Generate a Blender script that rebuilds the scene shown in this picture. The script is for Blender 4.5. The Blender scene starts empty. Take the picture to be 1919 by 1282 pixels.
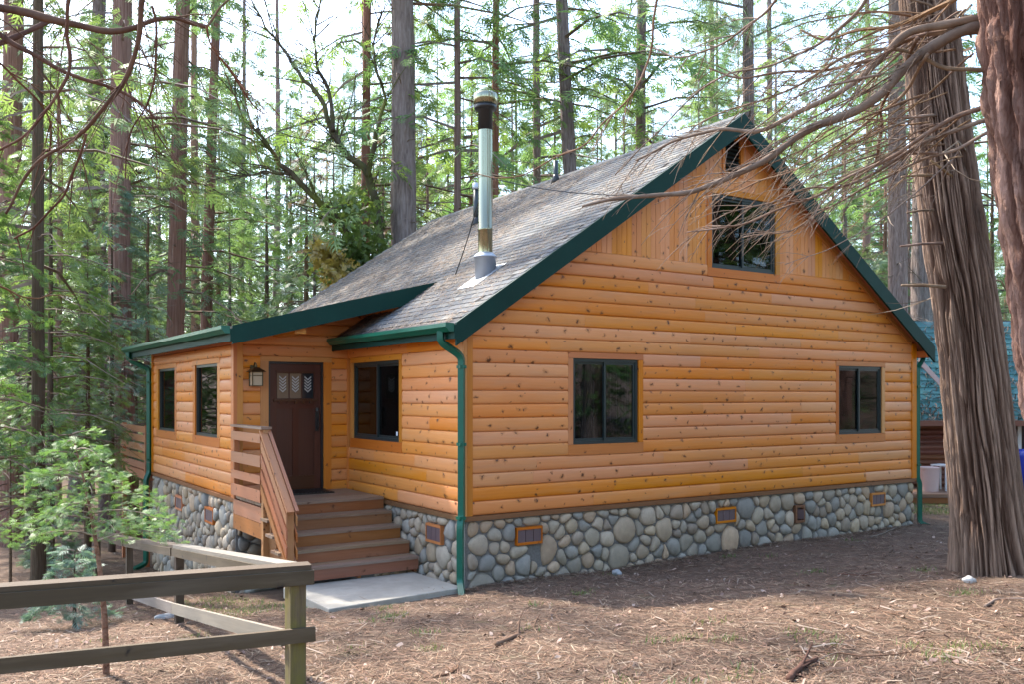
import bpy, bmesh, math, random
import numpy as np
from mathutils import Vector, Matrix, Quaternion, noise

random.seed(7)
rng = np.random.default_rng(7)
SC = bpy.context.scene
COL = SC.collection
R = math.radians

# ------------------------------------------------------------------ camera
F = 1685.0                       # focal length in photo pixels (1919 wide)
HOR = 742.0                      # horizon row
EYE = Vector((-5.956, -10.15, 2.53))
VD = Vector((0.5505, 0.8348, 0.0)).normalized()
VR = Vector((VD.y, -VD.x, 0.0))
cam = bpy.data.cameras.new('camera')
cam.sensor_width = 36.0
cam.lens = 36.0 * F / 1919.0
cam.shift_y = (HOR - 641.0) / 1919.0
cam.clip_start = 0.05
cam.clip_end = 3000.0
cam_o = bpy.data.objects.new('camera', cam)
COL.objects.link(cam_o)
cam_o.location = EYE
cam_o.rotation_euler = (R(90), 0, -math.atan2(VD.x, VD.y))
SC.camera = cam_o

# ------------------------------------------------------------------ sky, sun, exposure
SUN_EL = R(50)
SUN_AZ = Vector((-0.24, 0.97, 0)).normalized()      # horizontal direction towards the sun
world = bpy.data.worlds.new('World')
SC.world = world
world.use_nodes = True
wn = world.node_tree
sky = wn.nodes.new('ShaderNodeTexSky')
sky.sky_type = 'NISHITA'
sky.sun_disc = False
sky.sun_elevation = SUN_EL
sky.sun_rotation = math.atan2(SUN_AZ.x, SUN_AZ.y)
sky.air_density = 1.0
sky.dust_density = 1.5
sky.ozone_density = 0.6
wn.links.new(sky.outputs[0], wn.nodes['Background'].inputs[0])
wn.nodes['Background'].inputs[1].default_value = 0.15
sl = bpy.data.lights.new('sun', 'SUN')
sl.energy = 2.3
sl.angle = R(1.4)
sl.color = (1.0, 0.94, 0.85)
sun_o = bpy.data.objects.new('sun', sl)
COL.objects.link(sun_o)
sdir = Vector((SUN_AZ.x * math.cos(SUN_EL), SUN_AZ.y * math.cos(SUN_EL), math.sin(SUN_EL)))
sun_o.rotation_euler = sdir.to_track_quat('Z', 'Y').to_euler()
sun_o.location = (0, 0, 60)
SC.view_settings.view_transform = 'Standard'
SC.view_settings.look = 'None'
SC.view_settings.gamma = 1.0
SC.view_settings.use_curve_mapping = False
SC.view_settings.exposure = 2.55
SC.render.engine = 'CYCLES'
SC.cycles.use_denoising = True
SC.cycles.max_bounces = 8
SC.cycles.diffuse_bounces = 4
SC.cycles.glossy_bounces = 3
SC.cycles.transmission_bounces = 4
SC.cycles.transparent_max_bounces = 6
SC.cycles.caustics_reflective = False
SC.cycles.caustics_refractive = False

# ------------------------------------------------------------------ helpers
def P(px, py, t):
    """world point seen at photo pixel (px,py) at depth t metres"""
    return EYE + t * (VD + VR * ((px - 960.0) / F) + Vector((0, 0, 1)) * ((HOR - py) / F))

def ss(a, b, x):
    t = min(1.0, max(0.0, (x - a) / (b - a)))
    return t * t * (3 - 2 * t)

def gz(x, y):
    z = 0.095 * (-min(y, 0.0)) if y > -11 else 1.045 + 0.02 * (-11 - y)
    if y > 0:
        z += -1.9 * (1 - math.exp(-y * 0.085)) * (1 - ss(-1.0, 7.0, x))
    z += 0.05 * (1 - ss(3, 9, abs(x - 9.9))) * (1 if y < 4 else 0)
    r = math.hypot(x - 2, y + 2)
    if r > 34:
        z += (r - 34) * 0.05
    return z

def gzn(x, y):
    return gz(x, y) + 0.035 * noise.noise(Vector((x * 0.6, y * 0.6, 0))) + 0.018 * noise.noise(Vector((x * 2.1, y * 2.1, 3)))

def ground_at(px, py, guess=10.0):
    """point of the ground under photo pixel"""
    t = guess
    for _ in range(40):
        p = P(px, py, t)
        t2 = (EYE.z - gz(p.x, p.y)) * F / max(py - HOR, 1)
        t = 0.5 * (t + t2)
    p = P(px, py, t)
    return Vector((p.x, p.y, gz(p.x, p.y)))

class MB:
    def __init__(s):
        s.v = []; s.f = []; s.uv = []; s.col = []; s.has_uv = False; s.has_col = False
    def face(s, idx, uvs=None):
        s.f.append(tuple(idx))
        if uvs is None:
            s.uv.extend([(0.0, 0.0)] * len(idx))
        else:
            s.uv.extend(uvs); s.has_uv = True
    def box(s, o, a, b, c, uo=None):
        """box with corner o and edge vectors a (length), b, c; uv in metres, u along a"""
        o, a, b, c = Vector(o), Vector(a), Vector(b), Vector(c)
        if a.cross(b).dot(c) < 0:
            o = o + c; c = -c
        i = len(s.v)
        for k in range(8):
            s.v.append(o + (a if k & 1 else Vector()) + (b if k & 2 else Vector()) + (c if k & 4 else Vector()))
        la, lb, lc = a.length, b.length, c.length
        ou, ov = uo if uo else (random.uniform(0, 50), random.uniform(0, 50))
        def q(ids, w, h, sw, voff=0.0):
            uvs = [(0, 0), (w, 0), (w, h), (0, h)]
            if sw:
                uvs = [(y, x) for x, y in uvs]
            s.face([i + k for k in ids], [(ou + x, ov + voff + y) for x, y in uvs])
        q((0, 2, 3, 1), lb, la, True)
        q((4, 5, 7, 6), la, lb, False, 1.3)
        q((0, 1, 5, 4), la, lc, False, 2.7)
        q((2, 6, 7, 3), lc, la, True, 3.9)
        q((0, 4, 6, 2), lc, lb, False, 5.1)
        q((1, 3, 7, 5), lb, lc, False, 6.3)
    def quad(s, a, b, c, d, uvs=None):
        i = len(s.v)
        s.v.extend([Vector(a), Vector(b), Vector(c), Vector(d)])
        s.face((i, i + 1, i + 2, i + 3), uvs)
    def tube(s, pts, rad, n=6, caps=True, u0=0.0):
        pts = [Vector(p) for p in pts]
        m = len(pts)
        if not hasattr(rad, '__len__'):
            rad = [rad] * m
        base = len(s.v)
        t0 = (pts[1] - pts[0]).normalized()
        ref = Vector((0, 0, 1)) if abs(t0.z) < 0.9 else Vector((1, 0, 0))
        nx = t0.cross(ref).normalized()
        L = u0
        us = []
        for k in range(m):
            tg = (pts[min(k + 1, m - 1)] - pts[max(k - 1, 0)])
            if tg.length < 1e-9:
                tg = t0
            tg.normalize()
            nx = (nx - tg * nx.dot(tg))
            if nx.length < 1e-6:
                nx = tg.orthogonal()
            nx.normalize()
            ny = tg.cross(nx)
            if k:
                L += (pts[k] - pts[k - 1]).length
            us.append(L)
            for j in range(n):
                a = 2 * math.pi * j / n
                s.v.append(pts[k] + (nx * math.cos(a) + ny * math.sin(a)) * rad[k])
        for k in range(m - 1):
            for j in range(n):
                j2 = (j + 1) % n
                w = 2 * math.pi * max(rad[k], 0.002)
                s.face((base + k * n + j, base + k * n + j2, base + (k + 1) * n + j2, base + (k + 1) * n + j),
                       [(us[k], w * j / n), (us[k], w * (j + 1) / n), (us[k + 1], w * (j + 1) / n), (us[k + 1], w * j / n)])
        if caps:
            s.face([base + j for j in range(n)][::-1])
            s.face([base + (m - 1) * n + j for j in range(n)])
    def lathe(s, o, prof, n=20):
        o = Vector(o)
        base = len(s.v)
        for r, z in prof:
            for j in range(n):
                a = 2 * math.pi * j / n
                s.v.append(o + Vector((r * math.cos(a), r * math.sin(a), z)))
        for k in range(len(prof) - 1):
            for j in range(n):
                j2 = (j + 1) % n
                s.face((base + k * n + j, base + k * n + j2, base + (k + 1) * n + j2, base + (k + 1) * n + j))
        s.face([base + j for j in range(n)][::-1])
        s.face([base + (len(prof) - 1) * n + j for j in range(n)])
    def mesh(s, name, mat, off=None, smooth=False, auto=None):
        me = bpy.data.meshes.new(name)
        off = Vector(off) if off is not None else Vector()
        me.from_pydata([tuple(v - off) for v in s.v], [], s.f)
        if s.has_uv:
            ul = me.uv_layers.new(name='UVMap')
            ul.data.foreach_set('uv', np.array(s.uv, dtype=np.float32).ravel())
        if s.col:
            at = me.color_attributes.new('tint', 'FLOAT_COLOR', 'POINT')
            at.data.foreach_set('color', np.array([(c[0], c[1], c[2], 1.0) for c in s.col], dtype=np.float32).ravel())
        for m in (mat if isinstance(mat, (list, tuple)) else [mat]):
            me.materials.append(m)
        if smooth:
            me.polygons.foreach_set('use_smooth', [True] * len(me.polygons))
        me.update()
        return me
    def build(s, name, mat, parent=None, smooth=False, fix=False):
        off = WLOC.get(parent.name, Vector()) if parent else None
        me = s.mesh(name, mat, off, smooth)
        if fix:
            bm = bmesh.new(); bm.from_mesh(me)
            bmesh.ops.recalc_face_normals(bm, faces=bm.faces)
            bm.to_mesh(me); bm.free()
        return link(name, me, parent)

WLOC = {}
def link(name, data, parent=None, loc=None):
    o = bpy.data.objects.new(name, data)
    COL.objects.link(o)
    if parent:
        o.parent = parent
        WLOC[o.name] = WLOC.get(parent.name, Vector())
    if loc is not None:
        o.location = loc
    return o

def tag(o, label=None, cat=None, group=None, kind=None):
    if label: o['label'] = label
    if cat: o['category'] = cat
    if group: o['group'] = group
    if kind: o['kind'] = kind
    return o

def thing(name, loc, label, cat, group=None):
    o = bpy.data.objects.new(name, None)
    COL.objects.link(o)
    o.location = loc
    o.empty_display_size = 0.2
    WLOC[o.name] = Vector(loc)
    return tag(o, label, cat, group)

def np_mesh(name, verts, faces, mat, smooth=False, col=None):
    """verts (N,3), faces (M,k) arrays of one polygon size"""
    me = bpy.data.meshes.new(name)
    n, (m, k) = len(verts), faces.shape
    me.vertices.add(n)
    me.vertices.foreach_set('co', np.asarray(verts, dtype=np.float32).ravel())
    me.loops.add(m * k)
    me.loops.foreach_set('vertex_index', faces.astype(np.int32).ravel())
    me.polygons.add(m)
    me.polygons.foreach_set('loop_start', np.arange(0, m * k, k, dtype=np.int32))
    me.polygons.foreach_set('loop_total', np.full(m, k, dtype=np.int32))
    if smooth:
        me.polygons.foreach_set('use_smooth', np.ones(m, dtype=bool))
    if col is not None:
        at = me.color_attributes.new('tint', 'FLOAT_COLOR', 'POINT')
        c4 = np.ones((n, 4), dtype=np.float32); c4[:, :3] = col
        at.data.foreach_set('color', c4.ravel())
    me.materials.append(mat)
    me.update(calc_edges=True)
    me.validate()
    return me

# ------------------------------------------------------------------ materials
class NT:
    def __init__(s, name):
        s.m = bpy.data.materials.new(name); s.m.use_nodes = True
        s.t = s.m.node_tree; s.t.nodes.clear()
        s.out = s.n('ShaderNodeOutputMaterial')
    def n(s, t, **k):
        x = s.t.nodes.new(t)
        for a, b in k.items():
            setattr(x, a, b)
        return x
    def l(s, a, b):
        s.t.links.new(a, b)
    def set(s, node, **k):
        for a, b in k.items():
            node.inputs[a.replace('_', ' ')].default_value = b
    def coords(s, kind):
        if kind == 'UV':
            return s.n('ShaderNodeTexCoord').outputs['UV']
        if kind == 'Object':
            return s.n('ShaderNodeTexCoord').outputs['Object']
        return s.n('ShaderNodeNewGeometry').outputs['Position']
    def mapped(s, src, scale, loc=(0, 0, 0)):
        m = s.n('ShaderNodeMapping')
        m.inputs['Scale'].default_value = scale
        m.inputs['Location'].default_value = loc
        s.l(src, m.inputs['Vector'])
        return m.outputs[0]
    def noise(s, vec, scale=1.0, detail=4.0, rough=0.55, dist=0.0):
        x = s.n('ShaderNodeTexNoise')
        x.inputs['Scale'].default_value = scale
        x.inputs['Detail'].default_value = detail
        x.inputs['Roughness'].default_value = rough
        x.inputs['Distortion'].default_value = dist
        if vec is not None:
            s.l(vec, x.inputs['Vector'])
        return x
    def ramp(s, fac, stops, interp='LINEAR'):
        r = s.n('ShaderNodeValToRGB')
        r.color_ramp.interpolation = interp
        e = r.color_ramp.elements
        while len(e) > 1:
            e.remove(e[-1])
        for i, (p, c) in enumerate(stops):
            el = e[0] if i == 0 else e.new(p)
            el.position = p
            el.color = (c[0], c[1], c[2], 1.0) if hasattr(c, '__len__') else (c, c, c, 1.0)
        s.l(fac, r.inputs[0])
        return r.outputs[0]
    def mix(s, fac, a, b, mode='MIX'):
        m = s.n('ShaderNodeMix', data_type='RGBA', blend_type=mode)
        if hasattr(fac, 'is_linked'):
            s.l(fac, m.inputs[0])
        else:
            m.inputs[0].default_value = fac
        for src, k in ((a, 6), (b, 7)):
            if hasattr(src, 'is_linked'):
                s.l(src, m.inputs[k])
            else:
                m.inputs[k].default_value = (src[0], src[1], src[2], 1.0)
        return m.outputs[2]
    def math(s, op, a, b=0.0, clamp=False):
        m = s.n('ShaderNodeMath', operation=op, use_clamp=clamp)
        for i, x in enumerate((a, b)):
            if hasattr(x, 'is_linked'):
                s.l(x, m.inputs[i])
            else:
                m.inputs[i].default_value = x
        return m.outputs[0]
    def vary(s, colr, val=0.2, hue=0.02, sat=0.15, src=None):
        """per-object variation"""
        info = s.n('ShaderNodeObjectInfo').outputs['Random'] if src is None else src
        h = s.n('ShaderNodeHueSaturation')
        s.l(colr, h.inputs['Color'])
        s.l(s.math('ADD', s.math('MULTIPLY', info, 2 * val), 1 - val), h.inputs['Value'])
        r2 = s.math('FRACT', s.math('MULTIPLY', info, 17.31))
        s.l(s.math('ADD', s.math('MULTIPLY', r2, 2 * hue), 0.5 - hue), h.inputs['Hue'])
        r3 = s.math('FRACT', s.math('MULTIPLY', info, 41.7))
        s.l(s.math('ADD', s.math('MULTIPLY', r3, 2 * sat), 1 - sat), h.inputs['Saturation'])
        return h.outputs[0]
    def principled(s, colr, rough=0.6, bump=None, bstr=0.3, bdist=0.01, metallic=0.0, spec=0.5):
        p = s.n('ShaderNodeBsdfPrincipled')
        if hasattr(colr, 'is_linked'):
            s.l(colr, p.inputs['Base Color'])
        else:
            p.inputs['Base Color'].default_value = (colr[0], colr[1], colr[2], 1)
        if hasattr(rough, 'is_linked'):
            s.l(rough, p.inputs['Roughness'])
        else:
            p.inputs['Roughness'].default_value = rough
        p.inputs['Metallic'].default_value = metallic
        p.inputs['Specular IOR Level'].default_value = spec
        if bump is not None:
            b = s.n('ShaderNodeBump')
            b.inputs['Strength'].default_value = bstr
            b.inputs['Distance'].default_value = bdist
            s.l(bump, b.inputs['Height'])
            s.l(b.outputs[0], p.inputs['Normal'])
        s.l(p.outputs[0], s.out.inputs[0])
        return s.m

def wood(name, light, dark, knots=0.5, kscale=5.2, krad=0.085, knot_col=(0.07, 0.022, 0.008), rough=0.45, val=0.14, hue=0.012, grey=0.0, grain=0.5):
    w = NT(name)
    uv = w.coords('UV')
    g = w.noise(w.mapped(uv, (1.6, 46, 1)), 1.0, 5, 0.6, 0.4)
    g2 = w.noise(w.mapped(uv, (0.7, 3.2, 1), (7, 3, 0)), 1.0, 3, 0.5, 0.2)
    col = w.mix(w.math('MULTIPLY', w.ramp(g.outputs[0], [(0.3, 0.0), (0.72, 1.0)]), grain), light, dark)
    col = w.mix(w.math('MULTIPLY', w.ramp(g2.outputs[0], [(0.42, 0.0), (0.75, 1.0)]), 0.45), col, dark)
    if grey:
        g3 = w.noise(w.mapped(uv, (0.9, 7.0, 1), (1, 9, 0)), 1.0, 4, 0.6)
        col = w.mix(w.math('MULTIPLY', w.ramp(g3.outputs[0], [(0.48, 0.0), (0.72, 1.0)]), grey), col, (0.27, 0.22, 0.17))
    col = w.vary(col, val, hue, 0.1)
    if knots > 0:
        wob = w.noise(w.mapped(uv, (14, 14, 1)), 1.0, 2)
        kv = w.mix(0.06, uv, wob.outputs[1], 'LINEAR_LIGHT')
        v = w.n('ShaderNodeTexVoronoi', voronoi_dimensions='2D')
        v.inputs['Scale'].default_value = kscale
        w.l(w.mapped(kv, (0.8, 1.05, 1)), v.inputs['Vector'])
        sep = w.n('ShaderNodeSeparateColor')
        w.l(v.outputs['Color'], sep.inputs[0])
        on = w.math('LESS_THAN', sep.outputs[0], knots)
        size = w.math('ADD', w.math('MULTIPLY', sep.outputs[1], krad * 0.9), krad * 0.35)
        k = w.math('DIVIDE', v.outputs['Distance'], size)
        core = w.math('MULTIPLY', w.ramp(k, [(0.55, 1.0), (0.95, 0.0)]), on)
        halo = w.math('MULTIPLY', w.ramp(w.math('MULTIPLY', k, 0.4), [(0.3, 0.55), (0.85, 0.0)]), on)
        col = w.mix(halo, col, [c * 0.55 for c in dark])
        col = w.mix(w.math('MULTIPLY', core, 0.9), col, knot_col)
    return w.principled(col, rough, g.outputs[0], 0.12, 0.004, spec=0.35)

M = {}
M['log'] = wood('log_wood', (0.64, 0.248, 0.070), (0.53, 0.175, 0.040), 0.74, krad=0.098, val=0.065, hue=0.004, grey=0.2)
M['board'] = wood('board_wood', (0.64, 0.262, 0.075), (0.54, 0.188, 0.044), 0.6, krad=0.1, val=0.07, hue=0.005, grey=0.05)
M['trim'] = wood('trim_wood', (0.52, 0.185, 0.032), (0.40, 0.115, 0.018), 0.35, val=0.12)
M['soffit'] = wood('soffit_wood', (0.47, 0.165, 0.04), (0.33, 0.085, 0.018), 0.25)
M['drip'] = wood('drip_wood', (0.20, 0.085, 0.035), (0.13, 0.05, 0.02), 0.2)
M['stair'] = wood('stair_wood', (0.25, 0.098, 0.036), (0.17, 0.058, 0.02), 0.45, val=0.12, grey=0.12)
M['tread'] = wood('tread_wood', (0.23, 0.155, 0.10), (0.16, 0.095, 0.058), 0.3, val=0.12, grey=0.5)
M['rail'] = wood('rail_wood', (0.38, 0.16, 0.062), (0.27, 0.098, 0.034), 0.4, val=0.1, grey=0.2)
M['door'] = wood('door_wood', (0.070, 0.022, 0.009), (0.042, 0.012, 0.005), 0.0, rough=0.35, val=0.05)
M['fence'] = wood('fence_wood', (0.078, 0.053, 0.028), (0.043, 0.028, 0.016), 0.25, knot_col=(0.02, 0.014, 0.01), rough=0.8, val=0.1, grey=0.18)
M['greywood'] = wood('weathered_plank', (0.22, 0.19, 0.155), (0.13, 0.105, 0.08), 0.2, rough=0.85, grey=0.5)

def moss_wood():
    w = NT('mossy_post_wood')
    uv = w.coords('UV'); pos = w.coords('Position')
    g = w.noise(w.mapped(uv, (2, 40, 1)), 1.0, 5, 0.6, 0.4)
    col = w.mix(w.ramp(g.outputs[0], [(0.3, 0.0), (0.7, 1.0)]), (0.14, 0.10, 0.055), (0.075, 0.05, 0.028))
    n = w.noise(w.mapped(pos, (5, 5, 1.6)), 1.0, 5, 0.65)
    col = w.mix(w.math('MULTIPLY', w.ramp(n.outputs[0], [(0.46, 0.0), (0.62, 1.0)]), 0.75), col, (0.15, 0.12, 0.018))
    return w.principled(col, 0.9, g.outputs[0], 0.3, 0.006)
M['mossy'] = moss_wood()

def paint(name, c, rough=0.4, var=0.12, metallic=0.0, spec=0.5):
    w = NT(name)
    n = w.noise(w.mapped(w.coords('Position'), (1.5, 1.5, 1.5)), 1.0, 5, 0.6)
    n2 = w.noise(w.mapped(w.coords('Position'), (18, 18, 18)), 1.0, 3, 0.6)
    col = w.mix(w.ramp(n.outputs[0], [(0.3, 0.0), (0.75, 1.0)]), c, [x * (1 - var) for x in c])
    col = w.mix(w.math('MULTIPLY', w.ramp(n2.outputs[0], [(0.55, 0.0), (0.8, 1.0)]), 0.12 if sum(c) > 0.3 else 0.02), col, (0.25, 0.2, 0.15))
    return w.principled(col, rough, n2.outputs[0], 0.04, 0.003, metallic, spec)
M['fascia'] = paint('dark_green_paint', (0.0015, 0.033, 0.024), 0.6, 0.3, 0.0, 0.2)
M['gutter'] = paint('green_metal_paint', (0.003, 0.10, 0.06), 0.35, 0.3, 0.0, 0.4)
M['frame'] = paint('dark_window_frame', (0.012, 0.022, 0.022), 0.4)
M['black'] = paint('black_metal', (0.012, 0.011, 0.011), 0.4)
M['bronze'] = paint('bronze_metal', (0.09, 0.065, 0.03), 0.4, metallic=0.7)
M['lead'] = paint('grey_lead_metal', (0.42, 0.44, 0.47), 0.45, metallic=0.5)
M['concrete'] = None
M['pink'] = paint('pale_pink_plastic', (0.55, 0.40, 0.36), 0.5)
M['blue'] = paint('blue_plastic', (0.01, 0.03, 0.30), 0.4)
M['red_brown'] = wood('brown_stained_wood', (0.20, 0.085, 0.055), (0.14, 0.05, 0.03), 0.2)
M['curtain'] = paint('grey_curtain_cloth', (0.075, 0.09, 0.11), 0.9)
M['interior'] = paint('dark_room_paint', (0.05, 0.04, 0.03), 0.9)
M['mesh_grey'] = paint('vent_screen_grey', (0.12, 0.075, 0.075), 0.6)
M['white'] = paint('white_enamel', (0.7, 0.7, 0.68), 0.4)
M['motif'] = paint('frosted_white_glass', (0.34, 0.35, 0.34), 0.35)
M['sticker'] = paint('white_sticker', (0.6, 0.62, 0.66), 0.5)

def steel():
    w = NT('stainless_steel')
    n = w.noise(w.mapped(w.coords('Position'), (4, 4, 0.6)), 1.0, 3)
    return w.principled((0.27, 0.26, 0.18), w.ramp(n.outputs[0], [(0.3, 0.10), (0.7, 0.24)]), None, metallic=1.0)
M['steel'] = steel()

def glass(name, tint, refl):
    w = NT(name)
    tr = w.n('ShaderNodeBsdfTransparent'); tr.inputs[0].default_value = (*tint, 1)
    gl = w.n('ShaderNodeBsdfGlossy'); gl.inputs['Roughness'].default_value = 0.02
    gl.inputs['Color'].default_value = (0.7, 0.74, 0.78, 1)
    fr = w.n('ShaderNodeFresnel'); fr.inputs['IOR'].default_value = refl
    wob = w.noise(w.mapped(w.coords('Position'), (1.3, 1.3, 1.3)), 1.0, 2)
    b = w.n('ShaderNodeBump'); b.inputs['Strength'].default_value = 0.05; b.inputs['Distance'].default_value = 0.02
    w.l(wob.outputs[0], b.inputs['Height']); w.l(b.outputs[0], gl.inputs['Normal'])
    mx = w.n('ShaderNodeMixShader')
    w.l(fr.outputs[0], mx.inputs[0]); w.l(tr.outputs[0], mx.inputs[1]); w.l(gl.outputs[0], mx.inputs[2])
    w.l(mx.outputs[0], w.out.inputs[0])
    return w.m
M['glass'] = glass('window_glass', (0.40, 0.44, 0.48), 1.5)
M['amber_glass'] = paint('seeded_amber_glass', (0.42, 0.33, 0.22), 0.15)
M['lite'] = paint('tan_leaded_glass', (0.15, 0.112, 0.075), 0.12)
M['lite_dark'] = paint('dark_leaded_glass', (0.02, 0.022, 0.026), 0.08)

def concrete():
    w = NT('concrete')
    pos = w.coords('Position')
    n = w.noise(w.mapped(pos, (1.8, 1.8, 1.8)), 1.0, 7, 0.65)
    n2 = w.noise(w.mapped(pos, (40, 40, 40)), 1.0, 3, 0.6)
    col = w.ramp(n.outputs[0], [(0.25, (0.17, 0.145, 0.11)), (0.42, (0.33, 0.30, 0.245)), (0.58, (0.26, 0.235, 0.19)), (0.8, (0.37, 0.34, 0.28))])
    col = w.mix(w.math('MULTIPLY', n2.outputs[0], 0.25), col, (0.25, 0.24, 0.22))
    return w.principled(col, 0.85, n2.outputs[0], 0.2, 0.004)
M['concrete'] = concrete()

def stone():
    w = NT('river_stone')
    a = w.n('ShaderNodeAttribute', attribute_name='tint')
    pos = w.coords('Position')
    n = w.noise(w.mapped(pos, (9, 9, 9)), 1.0, 6, 0.65)
    n2 = w.noise(w.mapped(pos, (60, 60, 60)), 1.0, 3, 0.6)
    f = w.math('ADD', w.math('MULTIPLY', n.outputs[0], 0.8), 0.6)
    h = w.n('ShaderNodeHueSaturation'); w.l(a.outputs['Color'], h.inputs['Color']); w.l(f, h.inputs['Value'])
    col = w.mix(w.math('MULTIPLY', w.ramp(n2.outputs[0], [(0.5, 0.0), (0.8, 1.0)]), 0.3), h.outputs[0], (0.13, 0.12, 0.11))
    return w.principled(col, 0.75, w.math('ADD', n.outputs[0], w.math('MULTIPLY', n2.outputs[0], 0.3)), 0.35, 0.01)
M['stone'] = stone()
def mortar():
    w = NT('mortar')
    n = w.noise(w.mapped(w.coords('Position'), (30, 30, 30)), 1.0, 4)
    return w.principled(w.ramp(n.outputs[0], [(0.3, (0.11, 0.10, 0.088)), (0.7, (0.19, 0.175, 0.155))]), 0.9, n.outputs[0], 0.4, 0.008)
M['mortar'] = mortar()

def shingle():
    w = NT('asphalt_shingle')
    pos = w.coords('Position')
    a = w.n('ShaderNodeAttribute', attribute_name='tint')
    n2 = w.noise(w.mapped(pos, (55, 55, 55)), 1.0, 3, 0.7)
    n3 = w.noise(w.mapped(pos, (0.9, 0.9, 0.9)), 1.0, 5, 0.6)
    col = w.mix(1.0, a.outputs['Color'], w.ramp(n2.outputs[0], [(0.25, 0.6), (0.75, 1.35)]), 'MULTIPLY')
    col = w.mix(w.math('MULTIPLY', w.ramp(n3.outputs[0], [(0.45, 0.0), (0.75, 1.0)]), 0.3), col, (0.17, 0.145, 0.12))
    return w.principled(col, 0.95, n2.outputs[0], 0.4, 0.006, spec=0.2)
M['shingle'] = shingle()

def bark(name, a, b, c, zs=1.0, hs=9.0, bd=0.03, moss=0.0, ridge=False):
    w = NT(name)
    pos = w.coords('Object')
    n = w.noise(w.mapped(pos, (hs, hs, zs)), 1.0, 6, 0.62, 0.6)
    n2 = w.noise(w.mapped(pos, (hs * 3.5, hs * 3.5, zs * 3)), 1.0, 4, 0.6, 0.3)
    n3 = w.noise(w.mapped(pos, (0.5, 0.5, 0.35)), 1.0, 4, 0.6)
    col = w.ramp(n.outputs[0], [(0.28, a), (0.5, b), (0.72, c)])
    col = w.mix(w.math('MULTIPLY', w.ramp(n2.outputs[0], [(0.4, 0.0), (0.8, 1.0)]), 0.5), col, a)
    col = w.mix(w.math('MULTIPLY', w.ramp(n3.outputs[0], [(0.4, 0.0), (0.7, 1.0)]), 0.5), col, [x * 0.7 for x in b])
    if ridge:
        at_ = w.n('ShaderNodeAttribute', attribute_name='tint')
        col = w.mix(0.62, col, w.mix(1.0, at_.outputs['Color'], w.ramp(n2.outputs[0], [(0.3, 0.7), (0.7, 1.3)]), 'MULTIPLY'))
    if moss:
        n4 = w.noise(w.mapped(pos, (1.2, 1.2, 0.8)), 1.0, 5, 0.65)
        col = w.mix(w.math('MULTIPLY', w.ramp(n4.outputs[0], [(0.45, 0.0), (0.62, 1.0)]), moss), col, (0.09, 0.10, 0.02))
    col = w.vary(col, 0.16, 0.012, 0.2)
    return w.principled(col, 0.95, w.math('ADD', n.outputs[0], w.math('MULTIPLY', n2.outputs[0], 0.45)), 0.9, bd, spec=0.15)
M['bark_red'] = bark('red_cedar_bark', (0.11, 0.05, 0.036), (0.30, 0.165, 0.12), (0.42, 0.28, 0.22), 16, 9, 0.05)
M['bark_grey'] = bark('grey_pine_bark', (0.075, 0.05, 0.045), (0.235, 0.175, 0.155), (0.36, 0.29, 0.265), 70, 6, 0.06)
M['bark_dark'] = bark('dark_trunk_bark', (0.05, 0.033, 0.022), (0.13, 0.09, 0.06), (0.22, 0.155, 0.11), 30, 10)
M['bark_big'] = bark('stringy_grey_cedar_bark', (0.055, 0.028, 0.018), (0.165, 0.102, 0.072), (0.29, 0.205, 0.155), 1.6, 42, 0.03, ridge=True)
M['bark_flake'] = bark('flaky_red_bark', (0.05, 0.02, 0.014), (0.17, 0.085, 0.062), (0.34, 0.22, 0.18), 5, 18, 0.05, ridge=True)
M['branch'] = bark('bare_branch_bark', (0.10, 0.06, 0.04), (0.22, 0.145, 0.095), (0.34, 0.26, 0.20), 3, 3, 0.006)
M['branch_dark'] = bark('brown_branch_bark', (0.055, 0.028, 0.018), (0.13, 0.065, 0.04), (0.20, 0.115, 0.075), 3, 3, 0.006)
M['branch_mossy'] = bark('mossy_oak_bark', (0.025, 0.02, 0.014), (0.075, 0.055, 0.04), (0.14, 0.115, 0.085), 2, 3, 0.02, moss=0.7)
M['twig'] = bark('grey_twig_bark', (0.10, 0.07, 0.05), (0.20, 0.15, 0.115), (0.31, 0.25, 0.2), 3, 3, 0.005)

def leaf(name, a, b, trans=0.45, val=0.3, hue=0.03):
    w = NT(name)
    pos = w.coords('Position')
    n = w.noise(w.mapped(pos, (0.55, 0.55, 0.55)), 1.0, 4, 0.65)
    n2 = w.noise(w.mapped(pos, (5, 5, 5)), 1.0, 2, 0.6)
    f = w.math('ADD', w.math('MULTIPLY', n.outputs[0], 0.65), w.math('MULTIPLY', n2.outputs[0], 0.35))
    col = w.ramp(f, [(0.32, a), (0.66, b)])
    col = w.vary(col, val, hue, 0.15)
    d = w.n('ShaderNodeBsdfDiffuse'); t = w.n('ShaderNodeBsdfTranslucent')
    g = w.n('ShaderNodeBsdfGlossy'); g.inputs['Roughness'].default_value = 0.45
    w.l(col, d.inputs[0])
    tc = w.mix(1.0, col, (1.06, 1.12, 0.80), 'MULTIPLY')
    w.l(tc, t.inputs[0])
    mx = w.n('ShaderNodeMixShader'); mx.inputs[0].default_value = trans
    w.l(d.outputs[0], mx.inputs[1]); w.l(t.outputs[0], mx.inputs[2])
    mx2 = w.n('ShaderNodeMixShader'); mx2.inputs[0].default_value = 0.05
    w.l(mx.outputs[0], mx2.inputs[1]); w.l(g.outputs[0], mx2.inputs[2])
    w.l(mx2.outputs[0], w.out.inputs[0])
    return w.m
M['cedar'] = leaf('cedar_foliage', (0.10, 0.18, 0.06), (0.22, 0.31, 0.115), 0.5, 0.25)
M['pine'] = leaf('pine_needles', (0.10, 0.17, 0.075), (0.20, 0.28, 0.125), 0.5, 0.25)
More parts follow.
